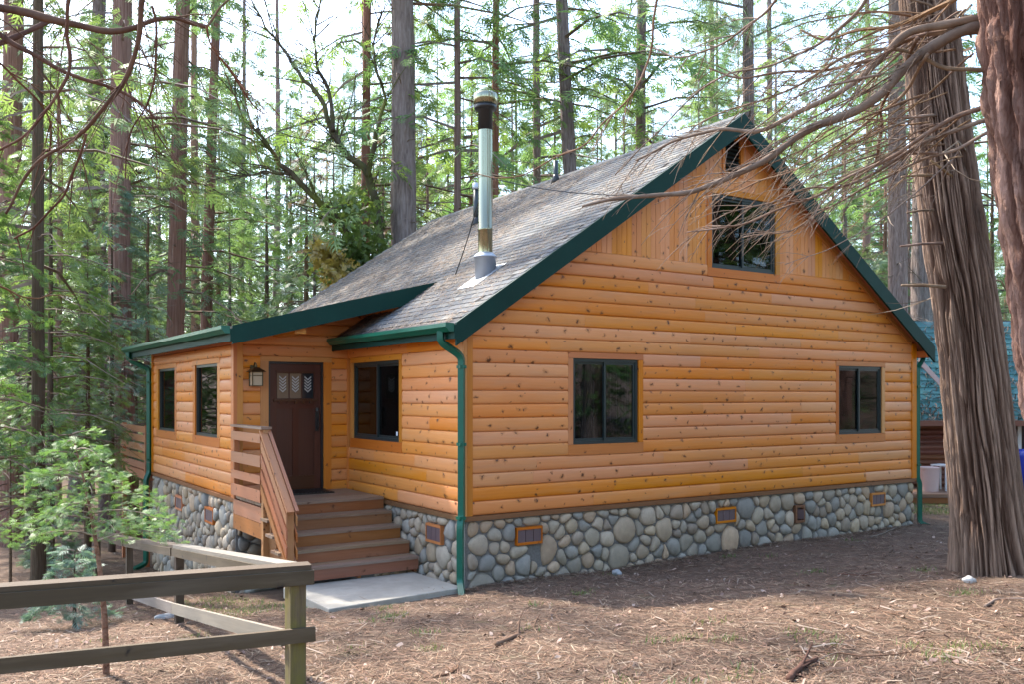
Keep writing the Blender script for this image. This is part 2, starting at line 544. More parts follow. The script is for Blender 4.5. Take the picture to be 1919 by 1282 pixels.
M['sapling'] = leaf('sapling_foliage', (0.09, 0.19, 0.06), (0.19, 0.30, 0.10), 0.42, 0.12)
M['far'] = leaf('far_haze_foliage', (0.15, 0.22, 0.12), (0.27, 0.35, 0.20), 0.55, 0.2)  # distance haze put into the leaf colour, paler than the nearer foliage
M['bluish'] = leaf('blue_green_foliage', (0.09, 0.16, 0.11), (0.18, 0.25, 0.17), 0.45, 0.15)
M['broad'] = leaf('broad_leaves', (0.13, 0.19, 0.05), (0.24, 0.28, 0.09), 0.5, 0.25)
M['autumn'] = leaf('yellow_orange_leaves', (0.30, 0.20, 0.05), (0.42, 0.26, 0.08), 0.5, 0.2)
M['dead'] = leaf('dead_brown_foliage', (0.16, 0.09, 0.055), (0.28, 0.17, 0.11), 0.35, 0.2)
M['grass'] = leaf('green_grass', (0.09, 0.14, 0.03), (0.17, 0.22, 0.05), 0.4, 0.2)

def tinted(name, rough=0.9, trans=0.0):
    w = NT(name)
    a = w.n('ShaderNodeAttribute', attribute_name='tint')
    return w.principled(a.outputs['Color'], rough, None, spec=0.2)
M['litter'] = tinted('dry_litter')

def soil():
    w = NT('forest_floor')
    pos = w.coords('Position')
    n = w.noise(w.mapped(pos, (0.45, 0.45, 0.45)), 1.0, 6, 0.62)
    n2 = w.noise(w.mapped(pos, (7, 7, 7)), 1.0, 6, 0.7, 0.6)
    n3 = w.noise(w.mapped(pos, (42, 42, 42)), 1.0, 5, 0.75, 1.2)
    n4 = w.noise(w.mapped(pos, (1.5, 1.5, 1.5), (4, 9, 0)), 1.0, 5, 0.65)
    col = w.ramp(n2.outputs[0], [(0.25, (0.052, 0.034, 0.024)), (0.45, (0.11, 0.07, 0.048)), (0.6, (0.165, 0.11, 0.077)), (0.78, (0.23, 0.165, 0.12))])
    col = w.mix(w.math('MULTIPLY', w.ramp(n3.outputs[0], [(0.35, 0.0), (0.7, 1.0)]), 0.5), col, (0.27, 0.20, 0.15))
    col = w.mix(w.math('MULTIPLY', w.ramp(n3.outputs[0], [(0.28, 1.0), (0.45, 0.0)]), 0.6), col, (0.06, 0.038, 0.026))
    col = w.mix(w.math('MULTIPLY', w.ramp(n.outputs[0], [(0.42, 0.0), (0.68, 1.0)]), 0.6), col, (0.10, 0.065, 0.045))
    col = w.mix(w.math('MULTIPLY', w.ramp(n4.outputs[0], [(0.6, 0.0), (0.74, 1.0)]), 0.35), col, (0.13, 0.15, 0.05))
    return w.principled(col, 0.97, w.math('ADD', n2.outputs[0], n3.outputs[0]), 0.9, 0.03, spec=0.1)
M['soil'] = soil()

# ------------------------------------------------------------------ ground
def build_ground():
    def axis(c, lim, n, k):
        s = np.linspace(-1, 1, n)
        return c + lim * np.sinh(k * s) / math.sinh(k)
    xs = axis(-1.0, 420, 260, 5.2); ys = axis(-3.0, 420, 260, 5.2)
    v = np.zeros((len(xs) * len(ys), 3))
    i = 0
    for y in ys:
        for x in xs:
            d = math.hypot(x, y)
            z = gzn(x, y)
            if d > 25:
                z += min(1.0, (d - 25) / 40) * 1.2 * noise.noise(Vector((x * 0.03, y * 0.03, 5)))
            v[i] = (x, y, z); i += 1
    nx = len(xs)
    a = (np.arange(len(ys) - 1)[:, None] * nx + np.arange(nx - 1)[None, :]).ravel()
    f = np.stack([a, a + 1, a + nx + 1, a + nx], 1)
    me = np_mesh('ground', v, f, M['soil'], True)
    tag(link('ground', me), 'brown forest floor of pine needles and dry leaves', None, None, 'structure')
build_ground()

# ------------------------------------------------------------------ the cabin
W = 9.92; HW = W / 2; SL = 0.676; OH = 0.29; RY = 0.25; DEPTH = 10.1
Z0 = 0.95; PITCH = 0.183; YD = 3.79; XW = -1.87; YW = 9.56
EAVE = 3.455; RIDGE = EAVE + SL * (HW + OH)
WX = -2.25; WZ = 3.527; WSL = 0.2585; WY = 2.7
def roof_z(x):
    return EAVE + SL * (min(x, W - x) + OH)
def wing_z(x):
    return WZ + WSL * (x - WX)
cabin = thing('log_cabin', (0, 0, 0), 'orange log sided cabin with dark green trim and river stone base', 'cabin')
X_, Y_, Z_ = Vector((1, 0, 0)), Vector((0, 1, 0)), Vector((0, 0, 1))

def wall_sheet(name, O, U, N, u0, u1, z0, z1, holes, planes=()):
    us = sorted({u0, u1, *[h[0] for h in holes], *[h[1] for h in holes]})
    zs = sorted({z0, z1, *[h[2] for h in holes], *[h[3] for h in holes]})
    us = [u for u in us if u0 <= u <= u1]; zs = [z for z in zs if z0 <= z <= z1]
    m = MB()
    for a, b in zip(us, us[1:]):
        for c, d in zip(zs, zs[1:]):
            cu, cz = (a + b) / 2, (c + d) / 2
            if any(h[0] < cu < h[1] and h[2] < cz < h[3] for h in holes):
                continue
            o = O - N * 0.03
            m.quad(o + U * a + Z_ * c, o + U * b + Z_ * c, o + U * b + Z_ * d, o + U * a + Z_ * d)
    me = m.mesh(name, M['interior'])
    if planes:
        bm = bmesh.new(); bm.from_mesh(me)
        for co, no in planes:
            bmesh.ops.bisect_plane(bm, geom=bm.verts[:] + bm.edges[:] + bm.faces[:], plane_co=co, plane_no=no, clear_outer=True)
        bm.to_mesh(me); bm.free()
    return link(name, me, cabin)

LOGD = 0.036
def make_log(parent, O, U, N, lo, hi, z, h, mat=None):
    """half-round log; lo(z), hi(z) give its ends"""
    m = MB(); n = 8
    prof = [(0.0, 0.0)]
    for k in range(n + 1):
        a = math.pi * k / n
        s = math.sin(a)
        prof.append((0.013 + (LOGD - 0.013) * (max(s, 0.0) ** 0.6), h * (0.5 - 0.5 * math.cos(a)) * 0.994 + 0.0005))
    prof.append((0.0, h * 0.995))
    uo, vo = random.uniform(0, 60), random.uniform(0, 60)
    arc = 0; k = len(prof)
    arcs = [0]
    for p, q in zip(prof, prof[1:]):
        arc += math.hypot(p[0] - q[0], p[1] - q[1]); arcs.append(arc)
    ends = []
    for fn in (lo, hi):
        row = []
        for (d, dz) in prof:
            u = fn(z + dz)
            row.append(u)
            m.v.append(O + U * u + N * d + Z_ * (z + dz))
        ends.append(row)
    for j in range(k - 1):
        m.face((j, j + 1, k + j + 1, k + j),
               [(uo + ends[0][j], vo + arcs[j]), (uo + ends[0][j + 1], vo + arcs[j + 1]),
                (uo + ends[1][j + 1], vo + arcs[j + 1]), (uo + ends[1][j], vo + arcs[j])])
    m.face((k - 1, 0, k, 2 * k - 1), [(0, 0)] * 4)
    capuv = [(uo + p[0], vo + p[1]) for p in prof]
    m.face(list(range(k))[::-1], capuv[::-1])
    m.face(list(range(k, 2 * k)), capuv)
    o = m.build('log', mat or M['log'], parent, True, True)
    me = o.data
    # flat caps
    for p in me.polygons:
        if len(p.vertices) > 4:
            p.use_smooth = False
    try:
        me.set_sharp_from_angle(angle=R(50))
    except Exception:
        pass
    return o

def log_rows(parent, O, U, N, lo, hi, z0, rows, openings=(), seg=(2.2, 4.6)):
    for r in range(rows):
        z = z0 + r * PITCH
        zc = z + PITCH / 2
        cuts = sorted([(o[0], o[1]) for o in openings if o[2] - 0.03 < zc < o[3] + 0.03])
        a, b = lo(zc), hi(zc)
        spans = []; cur = None
        for c0, c1 in cuts:
            spans.append((cur, c0)); cur = c1
        spans.append((cur, None))
        for s0, s1 in spans:
            A = a if s0 is None else s0
            B = b if s1 is None else s1
            if B - A < 0.05:
                continue
            pts = [A]
            u = A + random.uniform(0.8, seg[1])
            while u < B - 0.7:
                pts.append(u); u += random.uniform(*seg)
            pts.append(B)
            for i in range(len(pts) - 1):
                f0 = lo if (i == 0 and s0 is None) else (lambda zz, v=pts[i]: v)
                f1 = hi if (i == len(pts) - 2 and s1 is None) else (lambda zz, v=pts[i + 1] - 0.0015: v)
                make_log(parent, O, U, N, f0, f1, z, PITCH)

def window(O, U, N, u0, u1, z0, z1, tz0, tz1, tw=0.09, style='slider', curtain=True, label=None):
    """frame rectangle u0..u1, z0..z1; trim reaches tz0..tz1 and tw to the sides"""
    fr = MB(); t = 0.045; dep = 0.07
    n0 = -0.06
    def bx(m, a, b, c, d, na, nb):
        m.box(O + U * a + Z_ * c + N * na, U * (b - a), Z_ * (d - c), N * (nb - na))
    bx(fr, u0, u1, z0, z0 + t, n0, n0 + dep); bx(fr, u0, u1, z1 - t, z1, n0, n0 + dep)
    bx(fr, u0, u0 + t, z0 + t, z1 - t, n0, n0 + dep); bx(fr, u1 - t, u1, z0 + t, z1 - t, n0, n0 + dep)
    w = fr.build('window', M['frame'], cabin)
    um = (u0 + u1) / 2
    if style == 'slider':
        for k, (a, b, na) in enumerate(((u0 + t, um + 0.02, -0.045), (um - 0.02, u1 - t, -0.02))):
            s = MB(); q = 0.036
            bx(s, a, b, z0 + t, z0 + t + q, na - 0.015, na + 0.015); bx(s, a, b, z1 - t - q, z1 - t, na - 0.015, na + 0.015)
            bx(s, a, a + q, z0 + t + q, z1 - t - q, na - 0.015, na + 0.015); bx(s, b - q, b, z0 + t + q, z1 - t - q, na - 0.015, na + 0.015)
            s.build('sash', M['frame'], w)
            g = MB(); bx(g, a + q, b - q, z0 + t + q, z1 - t - q, na - 0.003, na + 0.003)
            g.build('pane', M['glass'], w)
    else:
        g = MB(); bx(g, u0 + t, u1 - t, z0 + t, z1 - t, -0.033, -0.027)
        g.build('pane', M['glass'], w)
    if curtain:
        c = MB(); nn = 46
        for side in (0, 1):
            a, b = ((u0 + 0.02, um - 0.06), (um + 0.05, u1 - 0.02))[side]
            if style != 'slider':
                a, b = ((u0 + 0.02, um - 0.01), (um + 0.02, u1 - 0.02))[side]
            pv = None
            for i in range(nn + 1):
                u = a + (b - a) * i / nn
                d = -0.16 + 0.022 * math.sin(i * 1.35 + side) + 0.01 * math.sin(i * 0.4)
                p, q = O + U * u + N * d + Z_ * (z0 - 0.02), O + U * u + N * (d * 0.97) + Z_ * (z1 + 0.02)
                if pv:
                    c.quad(pv[0], p, q, pv[1])
                pv = (p, q)
        c.build('curtain', M['curtain'], w, True)
    for (a, b, c_, d, hz) in ((u0 - tw, u1 + tw, z1, tz1, 1), (u0 - tw, u1 + tw, tz0, z0, 1), (u0 - tw, u0, z0, z1, 0), (u1, u1 + tw, z0, z1, 0)):
        m = MB()
        e = 0.0015
        if hz:
            m.box(O + U * a + Z_ * (c_ + e) + N * -0.05, U * (b - a), Z_ * (d - c_ - 2 * e), N * 0.088)
        else:
            m.box(O + U * a + Z_ * (c_ + e) + N * -0.05, Z_ * (d - c_ - 2 * e), U * (b - a), N * 0.084)
        m.build('trim_board', M['trim'], w)
    if label:
        w['label'] = label
    return w

def rowz(k):
    return Z0 + PITCH * k
TZ0, TZ1 = rowz(4), rowz(12)
WZ0, WZ1 = 1.835, 3.06
# gable wall (faces -Y)
GO, GU, GN = Vector((0, 0, 0)), X_, -Y_
gw = [(1.75, 2.97), (7.66, 8.92)]
gop = [(a - 0.09, b + 0.09, TZ0, TZ1) for a, b in gw]
UPW = (4.50, 6.0, 4.565, 5.75)
gsheet = wall_sheet('gable_wall', GO, GU, GN, 0.0, W, 0.3, RIDGE, [(a, b, WZ0, WZ1) for a, b in gw] + [UPW, (4.8, 5.16, 6.13, 6.66)],
                    [(Vector((0, 0, EAVE + SL * OH - 0.1)), Vector((-SL, 0, 1)).normalized()), (Vector((W, 0, EAVE + SL * OH - 0.1)), Vector((SL, 0, 1)).normalized())])
RK = 0.16
glo = lambda z: max(0.085, (z - (EAVE + SL * OH - RK)) / SL)
ghi = lambda z: min(W - 0.085, W - (z - (EAVE + SL * OH - RK)) / SL)
up_trim = (UPW[0] - 0.1, UPW[1] + 0.1, UPW[2] - 0.125, UPW[3] + 0.1)
log_rows(gsheet, GO, GU, GN, glo, ghi, Z0, 20, gop + [(up_trim[0], up_trim[1], rowz(19) + 0.02, 5.9)])
for (a, b) in gw:
    window(GO, GU, GN, a, b, WZ0, WZ1, TZ0, TZ1)
window(GO, GU, GN, UPW[0], UPW[1], UPW[2], UPW[3], rowz(19), UPW[3] + 0.1, 0.1, curtain=False)
# vertical boards above
zb = rowz(20)
bw = 0.19
vent = (4.74, 5.22, 6.07, 6.72)
nbw = int(math.ceil(W / bw))
for ib in range(nbw):
    a, b = ib * bw + 0.002, min((ib + 1) * bw - 0.002, W)
    if max(roof_z(a), roof_z(b)) - 0.13 < zb + 0.02:
        continue
    mid = (a + b) / 2
    cuts = [a] + sorted(x for x in (up_trim[0], up_trim[1], vent[0], vent[1]) if a + 0.004 < x < b - 0.004) + [b]
    m = MB()
    for p0, q0_ in zip(cuts, cuts[1:]):
        for p, q in ([(p0, mid - 0.004), (mid + 0.004, q0_)] if p0 < mid - 0.01 and q0_ > mid + 0.01 else [(p0, q0_)]):
            cx = (p + q) / 2
            zz = [(zb, None)]
            if up_trim[0] < cx < up_trim[1]: zz = [(up_trim[3], None)]
            if vent[0] < cx < vent[1]: zz = [(up_trim[3], vent[2]), (vent[3], None)]
            for za, zt in zz:
                tp = [zt if zt else roof_z(p) - 0.13, zt if zt else roof_z(q) - 0.13]
                if max(tp) < za + 0.01: continue
                tp = [max(t, za + 0.001) for t in tp]
                i = len(m.v)
                for n_ in (-0.02, 0.016):
                    m.v += [GO + GU * p + GN * n_ + Z_ * za, GO + GU * q + GN * n_ + Z_ * za, GO + GU * q + GN * n_ + Z_ * tp[1], GO + GU * p + GN * n_ + Z_ * tp[0]]
                uo, vo = ib * 3.7, ib * 1.9
                uvq = [(uo + za, vo + p), (uo + za, vo + q), (uo + tp[1], vo + q), (uo + tp[0], vo + p)]
                m.face((i + 4, i + 5, i + 6, i + 7), uvq)
                for e0, e1 in ((0, 1), (1, 2), (2, 3), (3, 0)):
                    m.face((i + e0, i + e1, i + 4 + e1, i + 4 + e0), [uvq[e0], uvq[e1], uvq[e1], uvq[e0]])
    if m.f:
        m.build('board', M['board'], gsheet, False, True)
# gable vent with louvres
m = MB()
va, vb, vc, vd = 4.74, 5.22, 6.07, 6.72
for (a, b, c, d) in ((va, va + 0.06, vc, vd), (vb - 0.06, vb, vc, vd), (va + 0.06, vb - 0.06, vc, vc + 0.06), (va + 0.06, vb - 0.06, vd - 0.06, vd)):
    m.box(GO + X_ * a + Z_ * c - Y_ * 0.035, Z_ * (d - c), X_ * (b - a), Y_ * 0.05)
gv = m.build('gable_vent', M['trim'], cabin)
m = MB(); m.box((va + 0.06, 0.05, vc + 0.06), (vb - va - 0.12, 0, 0), (0, 0, vd - vc - 0.12), (0, 0.01, 0)); m.build('screen', M['black'], gv)
for k in range(7):
    z = vc + 0.09 + k * 0.068
    m = MB(); m.box((va + 0.06, -0.015, z), (vb - va - 0.12, 0, 0), (0, 0.05, 0.045), (0, 0.006, -0.007)); m.build('louvre', M['frame'], gv)
# front wall (faces -X) beside the porch
FO, FU, FN = Vector((0, 0, 0)), Y_, -X_
fsheet = wall_sheet('front_wall', FO, FU, FN, 0.0, YD, 0.3, 3.5, [(1.87, 3.56, WZ0, WZ1)])
log_rows(fsheet, FO, FU, FN, lambda z: 0.085, lambda z: YD - 0.05, Z0, 13, [(1.77, YD, TZ0, TZ1)], (1.2, 2.6))
fw_ = window(FO, FU, FN, 1.87, 3.56, WZ0, WZ1, TZ0, TZ1, 0.10)
m = MB(); m.box((-0.012, 1.95, 1.93), (0, 0.05, 0), (0, 0, 0.06), (-0.002, 0, 0)); m.build('sticker', M['sticker'], fw_)
m = MB(); m.box((-0.04, 0.01, rowz(13) + 0.002), (0, YD - 0.02, 0), (0.06, 0, 0), (0, 0, 0.14)); m.build('frieze_board', M['soffit'], cabin)
# porch wall with the door (faces -Y)
DO, DU, DN = Vector((0, YD, 0)), X_, -Y_
DX0, DX1, DZ0, DZ1 = -1.37, -0.455, 1.0, 3.07
dsheet = wall_sheet('porch_wall', DO, DU, DN, XW, 1.1, 0.3, 4.5, [(DX0, DX1, 0.98, DZ1)],
                    [(Vector((WX, YD, WZ - 0.13)), Vector((-WSL, 0, 1)).normalized())])
dlo = lambda z: max(XW + 0.09, (z - (WZ - 0.15)) / WSL + WX)
log_rows(dsheet, DO, DU, DN, dlo, lambda z: min(-0.055, 1.2) if z < 3.34 else 1.05, Z0, 18, [(DX0 - 0.13, DX1 + 0.13, 0.9, TZ1 - 0.03)], (2.5, 4))
# wing wall (faces -X)
VO, VU, VN = Vector((XW, YD, 0)), Y_, -X_
wwin = [(4.72 - YD, 6.13 - YD), (7.64 - YD, 9.03 - YD)]
vsheet = wall_sheet('wing_wall', VO, VU, VN, 0.0, YW - YD, -1.2, 3.45, [(a, b, WZ0, WZ1) for a, b in wwin])
log_rows(vsheet, VO, VU, VN, lambda z: 0.09, lambda z: YW - YD - 0.08, Z0, 13, [(a - 0.16, b + 0.16, TZ0, TZ1) for a, b in wwin], (1.8, 3.4))
for (a, b) in wwin:
    window(VO, VU, VN, a, b, WZ0, WZ1, TZ0, TZ1, 0.16, 'single')
m = MB(); m.box((XW - 0.04, YD + 0.1, rowz(13) + 0.002), (0, YW - YD - 0.2, 0), (0.06, 0, 0), (0, 0, 0.10)); m.build('frieze_board', M['soffit'], cabin)
# plain far walls closing the house
for nm, a, b, h in (('back_wall', (0.0, DEPTH - 0.4, 0.0), (W, 0, 0), 3.3), ('far_side_wall', (W, 0.0, 0.0), (0, DEPTH - 0.4, 0), 3.5), ('wing_end_wall', (XW, YW, -1.2), (-XW, 0, 0), 4.6)):
    m = MB(); a = Vector(a); b = Vector(b)
    m.box(a, b, (0, 0, h), Vector((-b.y, b.x, 0)).normalized() * 0.05)
    m.build(nm, M['log'], cabin)
# corner boards
def post(name, o, sx, sy, z0, z1, mat, parent=None):
    m = MB(); m.box(Vector(o) + Z_ * z0, Z_ * (z1 - z0), X_ * sx, Y_ * sy)
    return m.build(name, mat, parent or cabin)
post('corner_board', (0.002, -0.055, 0), 0.085, 0.055, Z0, 3.52, M['trim'])
post('corner_board', (-0.055, -0.055, 0), 0.055, 0.14, Z0, 3.33, M['trim'])
post('corner_board', (W - 0.085, -0.055, 0), 0.14, 0.055, Z0, 3.52, M['trim'])
post('corner_board', (XW - 0.055, YD - 0.055, 0), 0.055, 0.145, Z0, 3.40, M['trim'])
post('corner_board', (XW + 0.002, YD - 0.055, 0), 0.09, 0.055, Z0, 3.43, M['trim'])
post('corner_board', (XW - 0.055, YW - 0.08, 0), 0.055, 0.11, Z0, 3.42, M['trim'])
post('corner_board', (-0.053, YD - 0.055, 0), 0.053, 0.05, Z0, 3.40, M['trim'])
# drip boards under the siding
for o, a, t_ in (((-0.02, -0.06, 0.885), (W + 0.06, 0, 0), (0, 0.06, 0)), ((-0.06, -0.062, 0.885), (0, YD, 0), (0.06, 0, 0)), ((XW - 0.06, YD - 0.06, 0.885), (0, YW - YD + 0.1, 0), (0.06, 0, 0))):
    m = MB(); m.box(o, a, (0, 0, 0.062), t_); m.build('drip_board', M['drip'], cabin)

# ---- door
m = MB()
def dbx(m, a, b, c, d, n0, n1, hz=False):
    if hz:
        m.box(DO + X_ * a + Z_ * c + DN * n0, X_ * (b - a), Z_ * (d - c), DN * (n1 - n0))
    else:
        m.box(DO + X_ * a + Z_ * c + DN * n0, Z_ * (d - c), X_ * (b - a), DN * (n1 - n0))
dx0, dx1 = DX0 + 0.035, DX1 - 0.035
dbx(m, dx0, dx1, 1.02, DZ1 - 0.035, -0.06, -0.035)
door = m.build('door', M['door'], cabin)
st = 0.11
def dpart(nm, a, b, c, d, n0, n1, mat, hz=False):
    q = MB(); dbx(q, a, b, c, d, n0, n1, hz); return q.build(nm, mat, door)
dpart('stile', dx0, dx0 + st, 1.02, DZ1 - 0.035, -0.035, -0.018, M['door'])
dpart('stile', dx1 - st, dx1, 1.02, DZ1 - 0.035, -0.035, -0.018, M['door'])
dm = (dx0 + dx1) / 2
dpart('stile', dm - 0.05, dm + 0.05, 1.24, 2.32, -0.035, -0.019, M['door'])
dpart('rail', dx0 + st, dx1 - st, 1.02, 1.24, -0.035, -0.0185, M['door'], True)
dpart('rail', dx0 + st, dx1 - st, 2.32, 2.44, -0.035, -0.0185, M['door'], True)
dpart('rail', dx0 + st, dx1 - st, 2.90, DZ1 - 0.035, -0.035, -0.0185, M['door'], True)
dpart('shelf', dx0 + 0.06, dx1 - 0.06, 2.435, 2.47, -0.02, 0.02, M['door'], True)
for k in range(5):
    a = dx0 + 0.15 + k * 0.125
    dpart('dentil', a, a + 0.05, 2.40, 2.434, -0.018, 0.008, M['door'])
lx0, lx1, lz0, lz1 = dx0 + st, dx1 - st, 2.47, 2.90
for k in range(3):
    a = lx0 + (lx1 - lx0) * k / 3; b = lx0 + (lx1 - lx0) * (k + 1) / 3
    dpart('glass_pane', a + 0.012, b - 0.012, lz0 + 0.015, lz1 - 0.015, -0.034, -0.026, M['lite_dark'] if k == 2 else M['lite'])
    q = MB(); c = (a + b) / 2
    for j in range(5):                                   # stacked white arrow feathers
        z = lz1 - 0.13 - j * 0.048
        for sgn in (-1, 1):
            q.box(DO + X_ * c + Z_ * z + DN * -0.0255, X_ * (0.056 * sgn) + Z_ * 0.05, Z_ * 0.026, DN * 0.002)
    q.build('feather_motif', M['motif'], door)
dpart('lite_frame', lx0 - 0.02, lx1 + 0.02, lz1 - 0.012, lz1 + 0.02, -0.018, -0.004, M['door'], True)
q = MB(); dbx(q, dx1 - 0.095, dx1 - 0.035, 1.95, 2.26, -0.017, 0.0); q.tube([DO + X_ * (dx1 - 0.065) + Z_ * 1.98 + DN * 0.0, DO + X_ * (dx1 - 0.065) + Z_ * 2.0 + DN * 0.055, DO + X_ * (dx1 - 0.065) + Z_ * 2.1 + DN * 0.06, DO + X_ * (dx1 - 0.065) + Z_ * 2.15 + DN * 0.0], 0.012)
q.build('door_handle', M['black'], door)
q = MB(); q.lathe(DO + X_ * (dx1 - 0.065) + Z_ * 2.30 + DN * 0.01, [(0.001, -0.03), (0.03, -0.03), (0.03, 0.03), (0.001, 0.03)], 12); q.build('deadbolt', M['black'], door)
# jambs and casing
q = MB(); dbx(q, DX0, DX0 + 0.033, 1.0, DZ1, -0.08, 0.01); dbx(q, DX1 - 0.033, DX1, 1.0, DZ1, -0.08, 0.01); dbx(q, DX0 + 0.033, DX1 - 0.033, DZ1 - 0.033, DZ1, -0.08, 0.01, True)
q.build('door_jamb', M['black'], cabin)
for a, b, c, d, hz in ((DX0 - 0.13, DX0, 1.0, DZ1, False), (DX1, DX1 + 0.13, 1.0, DZ1, False), (DX0 - 0.13, DX1 + 0.13, DZ1 + 0.001, TZ1, True)):
    q = MB(); dbx(q, a, b, c, d, -0.03, 0.04 + (0.003 if hz else 0), hz); q.build('door_casing', M['trim'], cabin)
q = MB(); dbx(q, DX0 - 0.02, DX1 + 0.02, 0.985, 1.018, -0.1, 0.06, True); q.build('threshold', M['black'], cabin)

# ---- roof
n_up = Vector((-SL, 0, 1)).normalized()
def slab(name, x0, x1, y0, y1, zf, th, mat, parent):
    m = MB()
    pts = [(x0, y0), (x1, y0), (x1, y1), (x0, y1)]
    for dz in (0, -th):
        for x, y in pts:
            m.v.append(Vector((x, y, zf(x) + dz)))
    m.face((0, 1, 2, 3)); m.face((7, 6, 5, 4))
    for a, b in ((0, 1), (1, 2), (2, 3), (3, 0)):
        m.face((a, 4 + a, 4 + b, b))
    return m.build(name, mat, parent, False, True)
M['deck_roof'] = paint('dark_roof_felt', (0.06, 0.055, 0.055), 0.9)
roof = slab('roof', -OH, HW, -RY, DEPTH, roof_z, 0.05, M['deck_roof'], cabin)
slab('far_slope', HW, W + OH, -RY, DEPTH, roof_z, 0.05, M['deck_roof'], roof)
slab('wing_slope', WX, 1.09, WY, DEPTH, wing_z, 0.05, M['deck_roof'], roof)
# shingles: 300 nearest the camera as single pieces, the rest joined
def shingle_piece(w, l):
    m = MB()
    m.v = [Vector(p) for p in ((0, -w / 2, 0.001), (0, w / 2, 0.001), (l, w / 2, 0.001), (l, -w / 2, 0.001), (0, -w / 2, 0.013), (0, w / 2, 0.013), (l, w / 2, 0.004), (l, -w / 2, 0.004))]
    for f in ((4, 5, 6, 7), (0, 4, 5, 1)[::-1], (0, 3, 7, 4), (1, 5, 6, 2)):
        m.face(f)
    return m
tints = [(0.115, 0.12, 0.122), (0.14, 0.14, 0.135), (0.19, 0.182, 0.165), (0.125, 0.126, 0.128), (0.10, 0.105, 0.11), (0.15, 0.147, 0.136)]
sw, sl_ = 0.305, 0.165; expo = 0.142
variants = []
for c in tints:
    m = shingle_piece(sw - 0.006, sl_); m.col = [c] * 8
    variants.append(m.mesh('shingle', M['shingle']))
place = []
csl = 1 / math.sqrt(1 + SL * SL); ssl = SL * csl
k = 0; s = 0.0
slen = (HW + OH) / csl
while s < slen - 0.02:
    x = -OH + s * csl
    y = -RY - 0.012 + (0.15 if k % 2 else 0.0) + random.uniform(0, 0.06) - 0.15
    while y < DEPTH - sw / 2:
        yy = y + sw / 2
        if x > -OH and not (x < 0.95 and yy > YD):
            place.append((x, max(yy, -RY + 0.14), EAVE + s * ssl, 0))
        y += sw
    s += expo; k += 1
camv = EYE
place.sort(key=lambda p: (Vector(p[:3]) - camv).length)
ang = -math.atan(SL)
rm = Matrix.Rotation(ang, 4, 'Y')
rest = MB()
for i, (x, y, z, _) in enumerate(place):
    w_ = random.choice([0, 0, 1, 1, 2, 3, 3, 4, 5])
    if i < 300:
        o = link('shingle', variants[w_], roof)
        o.location = (x, y, z + 0.002); o.rotation_euler = (0, ang, 0)
    else:
        b = len(rest.v)
        pc = shingle_piece(sw - 0.006, sl_)
        T = Matrix.Translation((x, y, z + 0.002)) @ rm
        rest.v += [T @ v for v in pc.v]
        for f in pc.f:
            rest.face([b + j for j in f])
        rest.col += [tints[w_]] * 8
tag(rest.build('shingles_beyond', M['shingle'], roof), None, None, None, 'stuff')
m = MB()
for i in range(34):
    y = -RY + i * 0.305
    for sgn in (-1, 1):
        m.box((HW, y, RIDGE + 0.012), (0, 0.31, 0.008), (sgn * 0.14, 0, -0.14 * SL), (0, 0, 0.008))
m.col = [tints[i % 6] for i in range(len(m.v))]
m.build('ridge_cap', M['shingle'], roof)
# fascia and rake boards
def rake(x0, x1, zf, y, h, th, nm='rake_board', mat=None, drop=0.0):
    m = MB()
    for yy in (y, y - th):
        for x, dz in ((x0, 0), (x1, 0), (x1, -h), (x0, -h)):
            m.v.append(Vector((x, yy, zf(x) + dz + drop)))
    uv = [(x0, 0), (x1, 0), (x1, h), (x0, h)]
    for f in ((0, 1, 2, 3), (7, 6, 5, 4), (0, 4, 5, 1), (1, 5, 6, 2), (2, 6, 7, 3), (3, 7, 4, 0)):
        m.face(f)
    return m.build(nm, mat or M['fascia'], cabin, False, True)
rake(-OH, HW, roof_z, -RY, 0.30, 0.04, drop=0.008)
rake(HW, W + OH, roof_z, -RY, 0.30, 0.04, drop=0.008)
rake(WX, 1.12, wing_z, WY, 0.27, 0.04, drop=0.006)
rake(HW, W + OH, roof_z, DEPTH + 0.04, 0.28, 0.04); rake(-OH, HW, roof_z, DEPTH + 0.04, 0.28, 0.04)
for o, a in (((-OH - 0.03, -RY - 0.038, EAVE - 0.20), (0, YD + RY, 0)), ((WX - 0.03, WY - 0.038, WZ - 0.22), (0, DEPTH - WY, 0)), ((W + OH, -RY, EAVE - 0.2), (0, DEPTH + RY, 0))):
    m = MB(); m.box(o, a, (0, 0, 0.18), (0.03, 0, 0)); m.build('eave_board', M['fascia'], cabin)
# soffits
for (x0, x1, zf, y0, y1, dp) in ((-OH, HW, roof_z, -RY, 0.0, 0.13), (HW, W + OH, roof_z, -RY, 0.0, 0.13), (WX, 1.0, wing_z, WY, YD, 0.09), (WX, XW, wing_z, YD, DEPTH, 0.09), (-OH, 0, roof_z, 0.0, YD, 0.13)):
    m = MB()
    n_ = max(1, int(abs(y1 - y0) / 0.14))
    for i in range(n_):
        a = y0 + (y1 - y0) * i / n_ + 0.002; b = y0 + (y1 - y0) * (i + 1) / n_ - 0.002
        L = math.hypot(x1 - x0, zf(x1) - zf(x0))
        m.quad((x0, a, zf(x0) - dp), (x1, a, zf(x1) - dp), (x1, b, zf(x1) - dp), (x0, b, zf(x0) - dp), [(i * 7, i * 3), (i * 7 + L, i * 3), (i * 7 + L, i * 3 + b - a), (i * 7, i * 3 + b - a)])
    m.build('soffit', M['soffit'], cabin)
